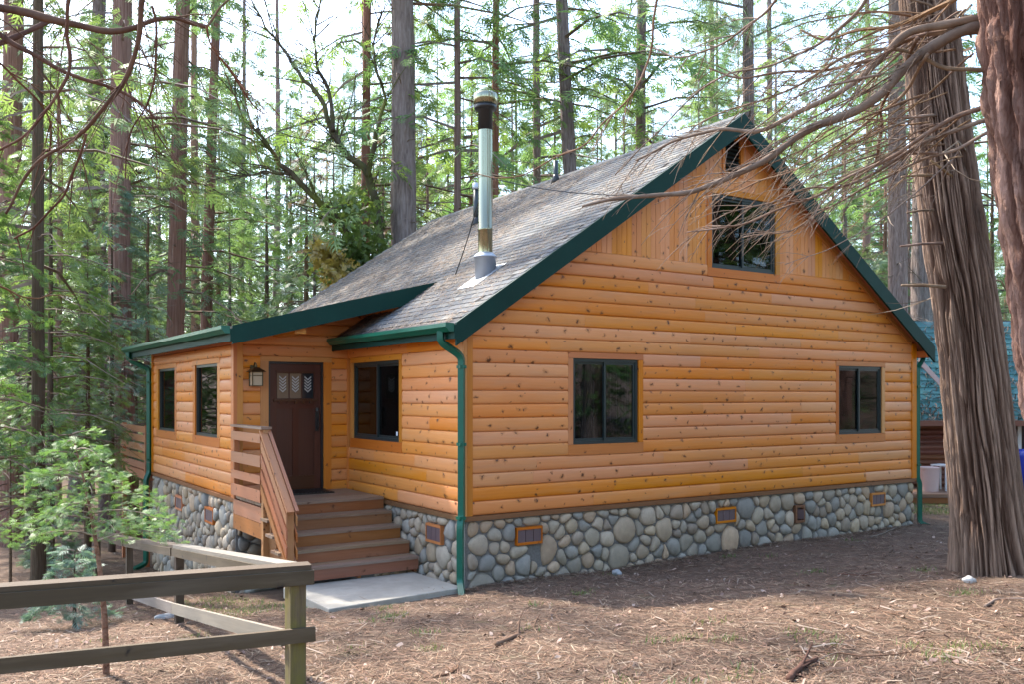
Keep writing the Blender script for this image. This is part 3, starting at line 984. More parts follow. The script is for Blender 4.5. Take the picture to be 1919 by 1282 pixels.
# closing boxes at the eave ends and frieze along the rakes
m = MB(); m.box((W + 0.055, -RY + 0.002, EAVE - 0.20), (OH - 0.06, 0, 0), (0, RY, 0), (0, 0, 0.12)); m.build('eave_return', M['soffit'], cabin)
for (x0, x1) in ((0.09, HW), (HW, W - 0.09)):
    rake(x0, x1, lambda x: roof_z(x) - 0.13, -0.018, 0.10, 0.035, 'frieze_board', M['soffit'])
# exposed beam ends under the wing rake
m = MB(); m.box((-1.30, WY + 0.06, 3.46), (0, YD - WY, 0), (0.17, 0, 0), (0, 0, 0.20)); m.build('beam_end', M['trim'], cabin)
m = MB(); m.box((0.32, WY + 0.10, 3.80), (0, YD - WY - 0.15, 0), (0.10, 0, 0), (0, 0, 0.24)); m.build('beam_end', M['board'], cabin)
# gutters
def gutter(x, y0, y1, z, side=-1, nm='gutter'):
    m = MB()
    prof = [(0.0, 0.0), (0.0, -0.11), (0.07 * side, -0.11), (0.10 * side, -0.075), (0.125 * side, -0.05), (0.125 * side, 0.0), (0.118 * side, 0.0), (0.118 * side, -0.045), (0.09 * side, -0.07), (0.066 * side, -0.104), (0.006 * side, -0.104), (0.006 * side, 0.0)]
    k = len(prof)
    for y in (y0, y1):
        for a, b in prof:
            m.v.append(Vector((x + a, y, z + b)))
    for i in range(k):
        j = (i + 1) % k
        m.face((i, j, k + j, k + i))
    m.face(list(range(0, 6))); m.face(list(range(k, k + 6)))
    return m.build(nm, M['gutter'], cabin, False, True)
g1 = gutter(-OH - 0.031, -RY - 0.03, 3.66, EAVE + 0.0)
g2 = gutter(WX - 0.031, WY - 0.03, DEPTH + 0.05, WZ + 0.0)
g3 = gutter(W + OH + 0.031, -RY + 0.05, DEPTH, EAVE - 0.01, 1)
def rounded(pts, r=0.07, n=4):
    out = [Vector(pts[0])]
    for a, b, c in zip(pts, pts[1:], pts[2:]):
        a, b, c = Vector(a), Vector(b), Vector(c)
        p = b + (a - b).normalized() * min(r, (a - b).length * 0.45); q = b + (c - b).normalized() * min(r, (c - b).length * 0.45)
        for i in range(n + 1):
            t = i / n
            out.append(p * (1 - t) ** 2 + b * 2 * t * (1 - t) + q * t * t)
    out.append(Vector(pts[-1]))
    return out
def downspout(pts, r=0.055):
    m = MB(); m.tube(rounded(pts), r, 4)
    return m
def spout(gut, pts, straps):
    m = downspout(pts); d = m.build('downspout', M['gutter'], cabin, False)
    for p in straps:
        q = MB(); p = Vector(p); q.box(p - Vector((0.048, 0.048, 0.02)), (0.096, 0, 0), (0, 0.096, 0), (0, 0, 0.04)); q.build('strap', M['gutter'], d)
    return d
spout(g1, [(-0.385, -0.04, 3.36), (-0.385, -0.04, 3.22), (-0.11, -0.10, 3.04), (-0.11, -0.10, 0.95), (-0.145, -0.13, 0.85), (-0.145, -0.13, 0.12), (-0.24, -0.34, -0.02)], [(-0.11, -0.10, 2.9), (-0.125, -0.11, 0.95), (-0.11, -0.1, 1.9)])
spout(g2, [(WX - 0.09, YW + 0.2, 3.42), (WX - 0.09, YW + 0.2, 3.28), (XW - 0.09, YW + 0.06, 3.08), (XW - 0.09, YW + 0.06, 0.92), (XW - 0.16, YW + 0.03, 0.8), (XW - 0.16, YW + 0.03, -0.95), (XW - 0.42, YW - 0.1, -1.03)], [(XW - 0.09, YW + 0.06, 2.8), (XW - 0.09, YW + 0.06, 1.2)])
spout(g3, [(W + OH + 0.09, 0.02, 3.34), (W + OH + 0.09, 0.02, 3.22), (W + 0.1, -0.04, 3.05), (W + 0.1, -0.04, 0.95), (W + 0.14, -0.06, 0.85), (W + 0.14, -0.06, 0.1), (W + 0.24, -0.2, 0.03)], [(W + 0.1, -0.04, 2.7), (W + 0.1, -0.04, 1.2)])

# ---- flue and vents on the roof
fx, fy = 0.963, 1.05; fz = roof_z(fx)
m = MB()
m.lathe((fx, fy, 0), [(0.105, fz + 0.30), (0.105, 4.95), (0.109, 4.955), (0.109, 4.985), (0.105, 4.99), (0.105, 5.72), (0.110, 5.725), (0.110, 5.76), (0.105, 5.765), (0.105, 6.42)], 24)
flue = m.build('stove_flue', M['steel'], cabin, True)
flue.data.set_sharp_from_angle(angle=R(40))
m = MB(); m.lathe((fx, fy, 0), [(0.108, 6.42), (0.108, 6.70), (0.15, 6.72), (0.165, 6.74), (0.165, 6.79)], 24); m.build('cap_throat', M['black'], flue, True)
m = MB(); m.lathe((fx, fy, 0), [(0.16, 6.79), (0.178, 6.80), (0.182, 6.92), (0.172, 6.95), (0.15, 6.96), (0.001, 6.965)], 24); m.build('cap', M['steel'], flue, True)
m = MB(); m.lathe((fx, fy, 0), [(0.105, fz + 0.33), (0.175, fz + 0.27), (0.18, fz + 0.255), (0.16, fz + 0.255), (0.15, fz - 0.12)], 24); m.build('storm_collar', M['lead'], flue, True)
m = MB()
for i, (a, b) in enumerate(((-0.34, 0.22),)):
    m.box((fx + a, fy - 0.24, roof_z(fx + a) + 0.02), (b - a, 0, (b - a) * SL), (0, 0.48, 0), (0, 0, 0.006))
m.build('flashing', M['lead'], flue)
def wire(a, b, r=0.004):
    m = MB(); a, b = Vector(a), Vector(b)
    pts = [a.lerp(b, i / 8) - Z_ * 0.06 * math.sin(math.pi * i / 8) for i in range(9)]
    m.tube(pts, r, 4); return m
pw = Vector((2.6, -0.1, roof_z(2.6))); pw2 = P(838, 503, 14.6)
wire((fx, fy, 5.74), (2.75, 0.1, roof_z(2.75)), 0.007).build('guy_wire', M['black'], flue)
wire((fx, fy, 5.74), (1.2, 2.35, roof_z(1.2)), 0.009).build('guy_wire', M['black'], flue)
def vent_pipe(x, y, h, r, nm='vent_pipe', mat='lead'):
    z = roof_z(x)
    m = MB(); m.lathe((x, y, 0), [(r, z - 0.1), (r, z + h)], 14)
    o = m.build(nm, M[mat], cabin, True)
    m = MB(); m.lathe((x, y, 0), [(r * 2.4, z - r * 2.2), (r * 1.25, z + 0.10), (r * 1.05, z + 0.14)], 14); m.build('boot', M['black'], o, True)
    return o
vp = vent_pipe(3.516, 5.54, 0.74, 0.06, mat='frame'); m = MB(); m.lathe((3.516, 5.54, roof_z(3.516) + 0.74), [(0.07, -0.03), (0.08, 0.0), (0.08, 0.09), (0.04, 0.11)], 14); m.build('cap', M['lead'], vp, True)
vent_pipe(4.71, 4.43, 0.42, 0.05, mat='frame')

# ---- foundation
def clip_poly(poly, px, py, nx, ny):
    out = []
    for i in range(len(poly)):
        a, b = poly[i], poly[(i + 1) % len(poly)]
        da = (a[0] - px) * nx + (a[1] - py) * ny; db = (b[0] - px) * nx + (b[1] - py) * ny
        if da <= 0: out.append(a)
        if (da < 0 < db) or (db < 0 < da):
            t = da / (da - db)
            out.append((a[0] + (b[0] - a[0]) * t, a[1] + (b[1] - a[1]) * t))
    return out
def pack(u0, u1, bot, top, holes, spacing, seed):
    """rounded stone outlines filling a strip; bot(u) lower edge"""
    rr = random.Random(seed)
    pts = []
    tries = 0
    while tries < 9000:
        tries += 1
        u = rr.uniform(u0, u1); z = rr.uniform(bot(u) - 0.05, top)
        r = spacing * rr.choice([0.26, 0.34, 0.42, 0.5, 0.62, 0.8])
        if any(h[0] - 0.5 * r < u < h[1] + 0.5 * r and h[2] - 0.5 * r < z < h[3] + 0.5 * r for h in holes):
            continue
        if all((u - q[0]) ** 2 + (z - q[1]) ** 2 > ((r + q[2]) * 0.93) ** 2 for q in pts):
            pts.append((u, z, r))
    cells = []
    for i, (u, z, r) in enumerate(pts):
        b = bot(u) - 0.12
        poly = [(max(u0, u - 0.4), b), (min(u1, u + 0.4), b), (min(u1, u + 0.4), top), (max(u0, u - 0.4), top)]
        for j, (u2, z2, r2) in enumerate(pts):
            if i == j or abs(u2 - u) > 0.75 or abs(z2 - z) > 0.75: continue
            dx, dz = u2 - u, z2 - z; d2 = dx * dx + dz * dz; d = math.sqrt(d2)
            t = 0.5 + (r * r - r2 * r2) / (2 * d2)
            poly = clip_poly(poly, u + dx * t, z + dz * t, dx / d, dz / d)
            if len(poly) < 3: break
        for h in holes:
            if len(poly) < 3: break
            # push away from vents along the nearest side
            if u < h[0]: n_ = (1, 0, h[0])
            elif u > h[1]: n_ = (-1, 0, h[1])
            elif z < h[2]: n_ = (0, 1, h[2])
            else: n_ = (0, -1, h[3])
            cu, cz = (n_[2], z) if n_[0] else (u, n_[2])
            if h[0] - 0.5 < u < h[1] + 0.5 and h[2] - 0.5 < z < h[3] + 0.5:
                poly = clip_poly(poly, cu, cz, n_[0], n_[1])
        if len(poly) < 3: continue
        area = 0.5 * sum(poly[k][0] * poly[(k + 1) % len(poly)][1] - poly[(k + 1) % len(poly)][0] * poly[k][1] for k in range(len(poly)))
        if abs(area) < 0.0022: continue
        cells.append((poly, rr.random()))
    return cells
def stone_mesh(m, poly, O, U, N, tint, bulge, rr):
    gap = 0.006
    c = (sum(p[0] for p in poly) / len(poly), sum(p[1] for p in poly) / len(poly))
    for _ in range(2):
        q = []
        for i in range(len(poly)):
            a, b = poly[i], poly[(i + 1) % len(poly)]
            q += [(a[0] * 0.74 + b[0] * 0.26, a[1] * 0.74 + b[1] * 0.26), (a[0] * 0.26 + b[0] * 0.74, a[1] * 0.26 + b[1] * 0.74)]
        poly = q
    # resample by angle to 13 points
    L = [0]
    for i in range(len(poly)):
        a, b = poly[i], poly[(i + 1) % len(poly)]
        L.append(L[-1] + math.hypot(a[0] - b[0], a[1] - b[1]))
    n = 13; out = []
    for k in range(n):
        s_ = L[-1] * k / n
        for i in range(len(poly)):
            if L[i] <= s_ <= L[i + 1]:
                t = (s_ - L[i]) / max(L[i + 1] - L[i], 1e-9)
                a, b = poly[i], poly[(i + 1) % len(poly)]
                out.append((a[0] + (b[0] - a[0]) * t, a[1] + (b[1] - a[1]) * t)); break
    out = out[:n]; n = len(out)
    base = len(m.v)
    rmean = sum(math.hypot(p[0] - c[0], p[1] - c[1]) for p in out) / n
    b_ = min(bulge, rmean * 0.75)
    for sc, d in ((1.0, -0.02), (0.96, b_ * 0.5), (0.78, b_ * 0.9)):
        for p in out:
            r = math.hypot(p[0] - c[0], p[1] - c[1])
            f = sc * max(0.2, (r - gap) / max(r, 1e-6))
            m.v.append(O + U * (c[0] + (p[0] - c[0]) * f) + Z_ * (c[1] + (p[1] - c[1]) * f) + N * (d + rr.uniform(-0.003, 0.003)))
    m.v.append(O + U * (c[0] + rr.uniform(-.1, .1) * rmean) + Z_ * (c[1] + rr.uniform(-.1, .1) * rmean) + N * b_)
    for k in range(2):
        for j in range(n):
            j2 = (j + 1) % n
            m.face((base + k * n + j, base + k * n + j2, base + (k + 1) * n + j2, base + (k + 1) * n + j))
    for j in range(n):
        m.face((base + 2 * n + j, base + 2 * n + (j + 1) % n, base + 3 * n))
    m.col += [tint] * (3 * n + 1)
TINT = [(0.33, 0.285, 0.22), (0.29, 0.25, 0.20), (0.26, 0.255, 0.235), (0.225, 0.24, 0.245), (0.20, 0.22, 0.235), (0.28, 0.265, 0.23), (0.36, 0.29, 0.225), (0.30, 0.275, 0.235), (0.23, 0.205, 0.18), (0.36, 0.33, 0.29)]
TINT = [(c[0] * 0.98 + 0.04, c[1] * 0.84 + 0.03, c[2] * 0.68 + 0.02) for c in TINT]
fm = MB()
fm.box((0.0, 0.0, -0.6), (W, 0, 0), (0, 0.1, 0), (0, 0, 1.5))
fm.box((0.0, 0.1, -0.6), (0, YD, 0), (0.1, 0, 0), (0, 0, 1.5))
fm.box((XW, YD, -1.8), (0, YW - YD, 0), (0.1, 0, 0), (0, 0, 2.7))
fm.box((XW + 0.1, YD, -1.4), (-XW - 0.1, 0, 0), (0, 0.1, 0), (0, 0, 2.3))
found = fm.build('foundation', M['mortar'], cabin)
gvents = [(0.78, 1.20, 0.50, 0.74), (4.58, 5.02, 0.50, 0.74), (8.58, 8.98, 0.50, 0.74)]
flap = (6.46, 6.70, 0.36, 0.66)
fvents = [(0.55, 0.98, 0.50, 0.76)]
wvents = [(1.1, 1.6, 0.4, 0.66), (3.2, 3.7, 0.4, 0.66)]
walls = [(GO, X_, -Y_, 0.03, W, lambda u: gz(u, 0) - 0.02, gvents + [flap], 0.255, 3),
         (FO, Y_, -X_, 0.06, 2.75, lambda u: gz(0, u) - 0.02, fvents, 0.25, 11),
         (VO, Y_, -X_, 0.02, YW - YD, lambda u: gz(XW, YD + u) - 0.02, wvents, 0.28, 5),
         (Vector((XW, YD, 0)), X_, -Y_, 0.02, 0.6, lambda u: gz(XW + u, YD) - 0.05, [], 0.27, 8)]
allst = []
for wi, (O, U, N, u0, u1, bot, holes, sp, seed) in enumerate(walls):
    for poly, rv in pack(u0, u1, bot, 0.88, holes, sp, seed):
        c = (sum(p[0] for p in poly) / len(poly), sum(p[1] for p in poly) / len(poly))
        allst.append(((O + U * c[0] + Z_ * c[1] - EYE).length, wi, poly, rv))
# quoins on the near corner
allst.sort(key=lambda s_: s_[0])
srest = MB(); rr = random.Random(4)
for i, (_, wi, poly, rv) in enumerate(allst):
    O, U, N = walls[wi][:3]
    t = TINT[int(rv * len(TINT)) % len(TINT)]
    f = rr.uniform(0.82, 1.18); t = tuple(c * f for c in t)
    m = MB() if i < 299 else srest
    stone_mesh(m, poly, O, U, N, t, rr.uniform(0.035, 0.07), rr)
    if i < 299:
        m.build('stone', M['stone'], found, True)
if srest.f:
    tag(srest.build('stones_farther', M['stone'], found, True), None, None, None, 'stuff')
def fvent(O, U, N, h):
    m = MB(); t = 0.035; a, b, c, d = h
    for (p, q, r_, s_) in ((a, b, c, c + t), (a, b, d - t, d), (a, a + 0.015, c + t, d - t), (b - 0.015, b, c + t, d - t)):
        m.box(O + U * p + Z_ * r_ + N * 0.0, U * (q - p), Z_ * (s_ - r_), N * 0.062)
    v = m.build('foundation_vent', M['trim'], cabin)
    for k in range(3):
        w_ = (b - a - 0.03) / 3
        q = MB(); q.box(O + U * (a + 0.015 + w_ * k + 0.004) + Z_ * (c + t) + N * 0.03, U * (w_ - 0.008), Z_ * (d - c - 2 * t), N * 0.022)
        q.build('screen', M['mesh_grey'], v)
    q = MB(); q.box(O + U * (a + 0.015) + Z_ * (c + t) + N * 0.005, U * (b - a - 0.03), Z_ * (d - c - 2 * t), N * 0.012); q.build('backing', M['black'], v)
for h in gvents: fvent(GO, X_, -Y_, h)
for h in fvents: fvent(FO, Y_, -X_, h)
for h in wvents: fvent(VO, Y_, -X_, h)
m = MB()
a, b, c, d = flap
for (p, q, r_, s_) in ((a, b, c, c + 0.04), (a, b, d - 0.04, d), (a, a + 0.04, c + 0.04, d - 0.04), (b - 0.04, b, c + 0.04, d - 0.04)):
    m.box(GO + X_ * p + Z_ * r_, X_ * (q - p), Z_ * (s_ - r_), -Y_ * 0.07)
fo = m.build('access_hatch', M['drip'], cabin)
m = MB(); m.box((a + 0.10, -0.03, c + 0.06), (0.10, -0.05, 0), (-0.05, -0.03, 0.17), (0, 0.008, 0)); m.build('hatch_flap', M['mesh_grey'], fo)
m = MB(); m.box((a + 0.04, -0.012, c + 0.04), (b - a - 0.08, 0, 0), (0, 0, d - c - 0.08), (0, 0.01, 0)); m.build('hatch_back', M['black'], fo)

# ---- porch and stairs
PF = 1.0; PY = 2.30; PX0 = XW - 0.02; PX1 = -0.075
m = MB(); m.box((PX0 + 0.05, PY + 0.06, PF - 0.22), (PX1 - PX0 - 0.06, 0, 0), (0, YD - PY - 0.16, 0), (0, 0, 0.18))
porch = m.build('porch_deck', M['stair'], cabin)
nb = 10
for i in range(nb):
    y0 = PY - 0.025 + (YD - 0.06 - PY + 0.025) * i / nb
    m = MB(); m.box((PX0 - 0.03, y0 + 0.003, PF - 0.038), (PX1 - PX0 + 0.02, 0, 0), (0, (YD - 0.06 - PY) / nb - 0.004, 0), (0, 0, 0.038)); m.build('deck_board', M['tread'], porch)
RISE = 0.183; RUN = 0.285
def stringer(x):
    m = MB()
    for i in range(1, 5):
        m.box((x, PY - RUN * i + 0.03, 0.05), (0, RUN - 0.002, 0), (0.045, 0, 0), (0, 0, PF - RISE * i - 0.04 - 0.05))
    return m
stairs = stringer(PX0 + 0.02).build('porch_stairs', M['stair'], cabin)
for x in ((PX0 + PX1) / 2, PX1 - 0.06):
    stringer(x).build('stringer', M['stair'], stairs)
for i in range(1, 5):
    for j in range(2):
        m = MB(); m.box((PX0 - 0.06 - 0.02 * i, PY - RUN * i - 0.02 + j * (RUN + 0.02) / 2 + 0.002, PF - RISE * i - 0.038), (PX1 - PX0 + 0.055 + 0.02 * i, 0, 0), (0, (RUN + 0.02) / 2 - 0.004, 0), (0, 0, 0.038)); m.build('tread', M['tread'], stairs)
for i in range(0, 5):
    m = MB(); zt = PF - RISE * i - 0.039
    m.box((PX0 - 0.02 * i, PY - RUN * i - 0.0, max(zt - (RISE - 0.04), 0.02)), (PX1 - PX0 - 0.004 + 0.02 * i, 0, 0), (0, 0.024, 0), (0, 0, zt - max(zt - (RISE - 0.04), 0.02))); m.build('riser', M['stair'], stairs)
# skirt below the landing on the left
m = MB()
for k in range(2):
    m2 = MB(); m2.box((PX0 - 0.045, PY + 0.02, 0.50 + k * 0.225), (0, YD - PY - 0.1, 0), (0.03, 0, 0), (0, 0, 0.22)); m2.build('skirt_board', M['rail'], cabin)
# railing
rp = MB(); RX = XW - 0.02
rp.box((RX - 0.055, PY - 0.06, -0.1), (0, 0, 2.15), (0.09, 0, 0), (0, 0.09, 0))
rail = rp.build('porch_railing', M['rail'], cabin)
fpY = 1.32
m = MB(); m.box((RX - 0.06, fpY - 0.05, 0.0), (0, 0, 1.03), (0.10, 0, 0), (0, 0.10, 0)); m.build('newel_post', M['rail'], rail)
m = MB(); m.box((RX - 0.05, YD - 0.15, PF - 0.05), (0, 0, 1.05), (0.08, 0, 0), (0, 0.08, 0)); m.build('newel_post', M['rail'], rail)
for k, (za, zb_) in enumerate(((0.02, 0.19), (0.28, 0.40), (0.52, 0.68), (0.86, 0.99))):
    m = MB(); m.box((RX - 0.075, PY + 0.03, PF + za), (0, YD - PY - 0.1, 0), (0.02, 0, 0), (0, 0, zb_ - za)); m.build('rail_board', M['rail'], rail)
m = MB(); m.box((RX - 0.09, PY - 0.08, PF + 1.055), (0, YD - PY + 0.0, 0), (0.15, 0, 0), (0, 0, 0.035)); m.build('rail_cap', M['tread'], rail)
A = Vector((RX - 0.02, PY - 0.02, PF + 1.0)); B = Vector((RX - 0.02, fpY - 0.09, 1.05)); D = B - A
for k, (off, wd) in enumerate(((0.08, 0.14), (0.28, 0.14), (0.50, 0.14), (0.72, 0.13))):
    m = MB(); m.box(A + Vector((-0.06, 0, -off - wd)), D, Z_ * wd, X_ * 0.02); m.build('rail_board', M['rail'], rail)
for k, off in enumerate((0.10, 0.32, 0.54, 0.74)):
    m = MB(); m.box(A + Vector((0.075, 0, -off - 0.13)), D, Z_ * 0.12, X_ * 0.02); m.build('rail_board', M['rail'], rail)
up = D.cross(X_).normalized(); up = up if up.z > 0 else -up
m = MB(); m.box(A - D.normalized() * 0.03 + X_ * -0.075 + up * 0.0, D * 1.08, X_ * 0.095, up * 0.035); m.build('hand_rail', M['rail'], rail)
m = MB(); m.box(A - D.normalized() * 0.03 + X_ * 0.035 + up * 0.012, D * 1.08, X_ * 0.045, up * 0.035); m.build('hand_rail', M['rail'], rail)
# back deck railing on the far left
m = MB()
for y in (YW + 0.25, YW + 2.75):
    m.box((XW - 0.13, y, -1.3), (0, 0, 3.2), (0.09, 0, 0), (0, 0.09, 0))
m.box((XW - 0.1, YW + 0.1, 0.75), (0, 2.8, 0), (1.8, 0, 0), (0, 0, 0.18))
bd = m.build('back_deck', M['rail'], cabin)
for k in range(5):
    m = MB(); m.box((XW - 0.155, YW + 0.12, 0.98 + k * 0.19), (0, 2.8, 0), (0.022, 0, 0), (0, 0, 0.14)); m.build('rail_board', M['rail'], bd)

# ---- lantern, mat and pad
lp = Vector((-1.61, YD, 2.88))
lan = thing('wall_lantern', lp, 'small bronze wall lantern with seeded glass beside the front door', 'lantern')
m = MB(); m.box(lp + Vector((-0.055, -0.06, -0.10)), (0.11, 0, 0), (0, 0.02, 0), (0, 0, 0.22)); m.tube([lp + Vector((0, -0.05, 0.10)), lp + Vector((0, -0.11, 0.16)), lp + Vector((0, -0.165, 0.14)), lp + Vector((0, -0.165, 0.09))], 0.011, 6); m.build('bracket', M['bronze'], lan)
c = lp + Vector((0, -0.165, 0))
m = MB()
for s_ in ((0.125, 0.0), ):
    i = len(m.v)
    for x, y in ((-1, -1), (1, -1), (1, 1), (-1, 1)):
        m.v.append(c + Vector((0.125 * x, 0.125 * y, 0.015)))
    for x, y in ((-1, -1), (1, -1), (1, 1), (-1, 1)):
        m.v.append(c + Vector((0.035 * x, 0.035 * y, 0.085)))
    m.face((3, 2, 1, 0)); m.face((4, 5, 6, 7))
    for a_, b_ in ((0, 1), (1, 2), (2, 3), (3, 0)):
        m.face((a_, b_, 4 + b_, 4 + a_))
m.build('lamp_roof', M['bronze'], lan)
m = MB(); hb = 0.078
for x, y in ((-1, -1), (1, -1), (1, 1), (-1, 1)):
    m.box(c + Vector((hb * x - 0.007, hb * y - 0.007, -0.20)), (0.014, 0, 0), (0, 0.014, 0), (0, 0, 0.215))
for z in (-0.205, -0.05):
    for x, y, dx_, dy_ in ((-hb, -hb, 2 * hb, 0), (-hb, hb, 2 * hb, 0), (-hb, -hb, 0, 2 * hb), (hb, -hb, 0, 2 * hb)):
        m.box(c + Vector((x - 0.005, y - 0.005, z)), (dx_ + 0.01, dy_ if dx_ == 0 else 0, 0), (0 if dx_ else 0.01, 0.01 if dx_ else 0, 0) if dx_ else (0.01, 0, 0), (0, 0, 0.012))
m.build('lamp_frame', M['bronze'], lan)
m = MB(); m.box(c + Vector((-hb + 0.006, -hb + 0.006, -0.195)), (2 * hb - 0.012, 0, 0), (0, 2 * hb - 0.012, 0), (0, 0, 0.205)); m.build('lamp_glass', M['amber_glass'], lan)
m = MB(); m.box((DX0 + 0.08, YD - 0.62, PF + 0.002), (0.78, 0, 0), (0, 0.46, 0), (0, 0, 0.018))
for k in range(12):
    m.box((DX0 + 0.10 + k * 0.063, YD - 0.60, PF + 0.0205), (0.04, 0, 0), (0, 0.42, 0), (0, 0, 0.006))
tag(m.build('door_mat', M['black']), 'dark ribbed mat lying on the porch before the door', 'mat')
m = MB()
pv = [(-2.02, -0.36), (-0.14, -0.20), (-0.14, 1.20), (-2.02, 1.20)]
for z in (0.045, -0.1):
    for x, y in pv: m.v.append(Vector((x, y, z + (0.03 if y < 0.5 else 0.0))))
m.face((0, 1, 2, 3)); m.face((7, 6, 5, 4))
for a_, b_ in ((0, 1), (1, 2), (2, 3), (3, 0)): m.face((a_, 4 + a_, 4 + b_, b_))
pad = m.build('concrete_pad', M['concrete'], None, False, True)
bv = pad.modifiers.new('b', 'BEVEL'); bv.width = 0.012; bv.segments = 2
tag(pad, 'grey concrete slab at the foot of the porch stairs', None, None, 'structure')

# ------------------------------------------------------------------ rail fence
FC = Vector((-3.72, -3.96, 0)); FC.z = gz(FC.x, FC.y)
fence = thing('rail_fence', FC, 'weathered brown wooden rail fence with mossy corner post in the left foreground', 'fence')
def fpost(x, y, top, mat='fence', s_=0.09):
    m = MB(); z0 = gz(x, y) - 0.3
    m.box((x - s_ / 2, y - s_ / 2, z0), (0, 0, top - z0), (s_, 0, 0), (0, s_, 0))
    o = m.build('post', M[mat], fence)
    return o
tops = [(FC.x, FC.y, 1.33), (-3.48, 0.50, 0.83), (-3.36, 4.06, 0.43), (-3.30, 7.3, 0.12)]
LE = P(-420, 1105, 5.25); LM = P(70, 1100, 5.72)
fpost(tops[0][0], tops[0][1], tops[0][2] - 0.045, 'mossy', 0.115)
for x, y, z in tops[1:]:
    fpost(x, y, z - 0.04)
LEp = Vector((LE.x, LE.y, 1.33)); fpost(LEp.x, LEp.y, 1.29)
def fboard(nm, a, b, w, h, mat, side=0.0, roll=0.0):
    """board from a to b (top centre line), w wide, h deep"""
    a, b = Vector(a), Vector(b)
    d = (b - a); n_ = Vector((-d.y, d.x, 0)).normalized()
    m = MB(); m.box(a - n_ * w / 2 + n_ * side - Z_ * h, d, n_ * w, Z_ * h)
    return m.build(nm, M[mat], fence)
t0 = Vector(tops[0]); dirL = (LEp - t0).normalized()
# left run towards the camera's left: cap, face rail, lower rail
fboard('cap_rail', t0 - dirL * 0.10 + Z_ * 0.0, LEp + Z_ * 0.0, 0.15, 0.035, 'fence')
nL = Vector((-dirL.y, dirL.x, 0)); sg = 1 if nL.dot(EYE - t0) > 0 else -1
fboard('face_rail', t0 - dirL * 0.115 - Z_ * 0.036, LEp - Z_ * 0.036, 0.038, 0.10, 'fence', sg * 0.079)
fboard('lower_rail', t0 - dirL * 0.125 - Z_ * 0.44, LEp - Z_ * 0.44, 0.038, 0.10, 'fence', sg * 0.079)
q0 = t0
for i, tp in enumerate(tops[1:]):
    a, b = Vector(tops[i]), Vector(tp)
    o_ = fboard('cap_rail', a + Z_ * (0.036 if i == 0 else 0) * 0 + (b - a).normalized() * (0.09 if i == 0 else 0.004), b, 0.14, 0.035, 'fence' if i else 'greywood')
    if i < 3:
        fboard('face_rail', a - Z_ * 0.036 + (b - a).normalized() * 0.07, b - Z_ * 0.036, 0.036, 0.09, 'fence', 0.066)
fboard('lower_rail', t0 - Z_ * 0.47 + Y_ * 0.06, Vector(tops[1]) - Z_ * 0.66, 0.036, 0.12, 'greywood', 0.066)
fboard('lower_rail', Vector(tops[1]) - Z_ * 0.66 + Y_ * 0.01, Vector(tops[2]) - Z_ * 0.74, 0.036, 0.12, 'greywood', 0.066)

# ------------------------------------------------------------------ tree building kit
def cat(pts, n=6):
    """smooth line through points"""
    pts = [Vector(p) for p in pts]
    out = []
    for i in range(len(pts) - 1):
        p0 = pts[max(i - 1, 0)]; p1 = pts[i]; p2 = pts[i + 1]; p3 = pts[min(i + 2, len(pts) - 1)]
        for k in range(n):
            t = k / n
            out.append(0.5 * ((2 * p1) + (p2 - p0) * t + (2 * p0 - 5 * p1 + 4 * p2 - p3) * t * t + (3 * p1 - p0 - 3 * p2 + p3) * t ** 3))
    out.append(pts[-1])
    return out

# leaf spray templates: list of quads in (along, across, up)
def kite(x0, y0, ang, l, w):
    ca, sa = math.cos(ang), math.sin(ang)
    pts = [(0, 0), (l * 0.45, w), (l, 0), (l * 0.45, -w)]
    return [(x0 + ca * a - sa * b, y0 + sa * a + ca * b, 0.04 * l * (1 if i % 2 else -1)) for i, (a, b) in enumerate(pts)]
T_CEDAR = [kite(0, 0, 0, 1, 0.035)] + [kite(0.1 + 0.17 * i, 0, s_ * (0.8 - 0.08 * i), 0.55 - 0.09 * i, 0.032) for i in range(4) for s_ in (-1, 1)]
T_CEDAR_FAR = [kite(0, 0, 0, 1, 0.055)] + [kite(0.12 + 0.24 * i, 0, s_ * 0.75, 0.6 - 0.13 * i, 0.05) for i in range(3) for s_ in (-1, 1)]
def pine_tuft(n=9, w=0.03):
    out = []
    for i in range(n):
        a = random.uniform(-1.5, 1.5); e = random.uniform(-1.0, 1.0)
        d = Vector((math.cos(a) * math.cos(e), math.sin(a) * math.cos(e), math.sin(e)))
        s_ = d.cross(Vector((0.3, 0.2, 1))).normalized() * w
        out.append([tuple(s_ * 0.4), tuple(d * 0.5 + s_), tuple(d), tuple(d * 0.5 - s_)])
    return out
T_PINE = pine_tuft(12, 0.02)
T_BROAD = [kite(0.0, 0, -0.5, 0.6, 0.17), kite(0.15, 0.0, 0.5, 0.6, 0.17), kite(0.35, 0, 0.0, 0.65, 0.18)]

def sprays(name, pos, ax, lat, sc, templ, mat):
    """pos (N,3), ax, lat unit vectors (N,3), sc (N,)"""
    T = np.array(templ, dtype=np.float64).reshape(-1, 3)
    up = np.cross(ax, lat)
    v = pos[:, None, :] + sc[:, None, None] * (T[None, :, 0:1] * ax[:, None, :] + T[None, :, 1:2] * lat[:, None, :] + T[None, :, 2:3] * up[:, None, :])
    v = v.reshape(-1, 3)
    f = np.arange(len(v)).reshape(-1, 4)
    return np_mesh(name, v, f, mat)

def unit(a):
    return a / np.maximum(np.linalg.norm(a, axis=1, keepdims=True), 1e-9)

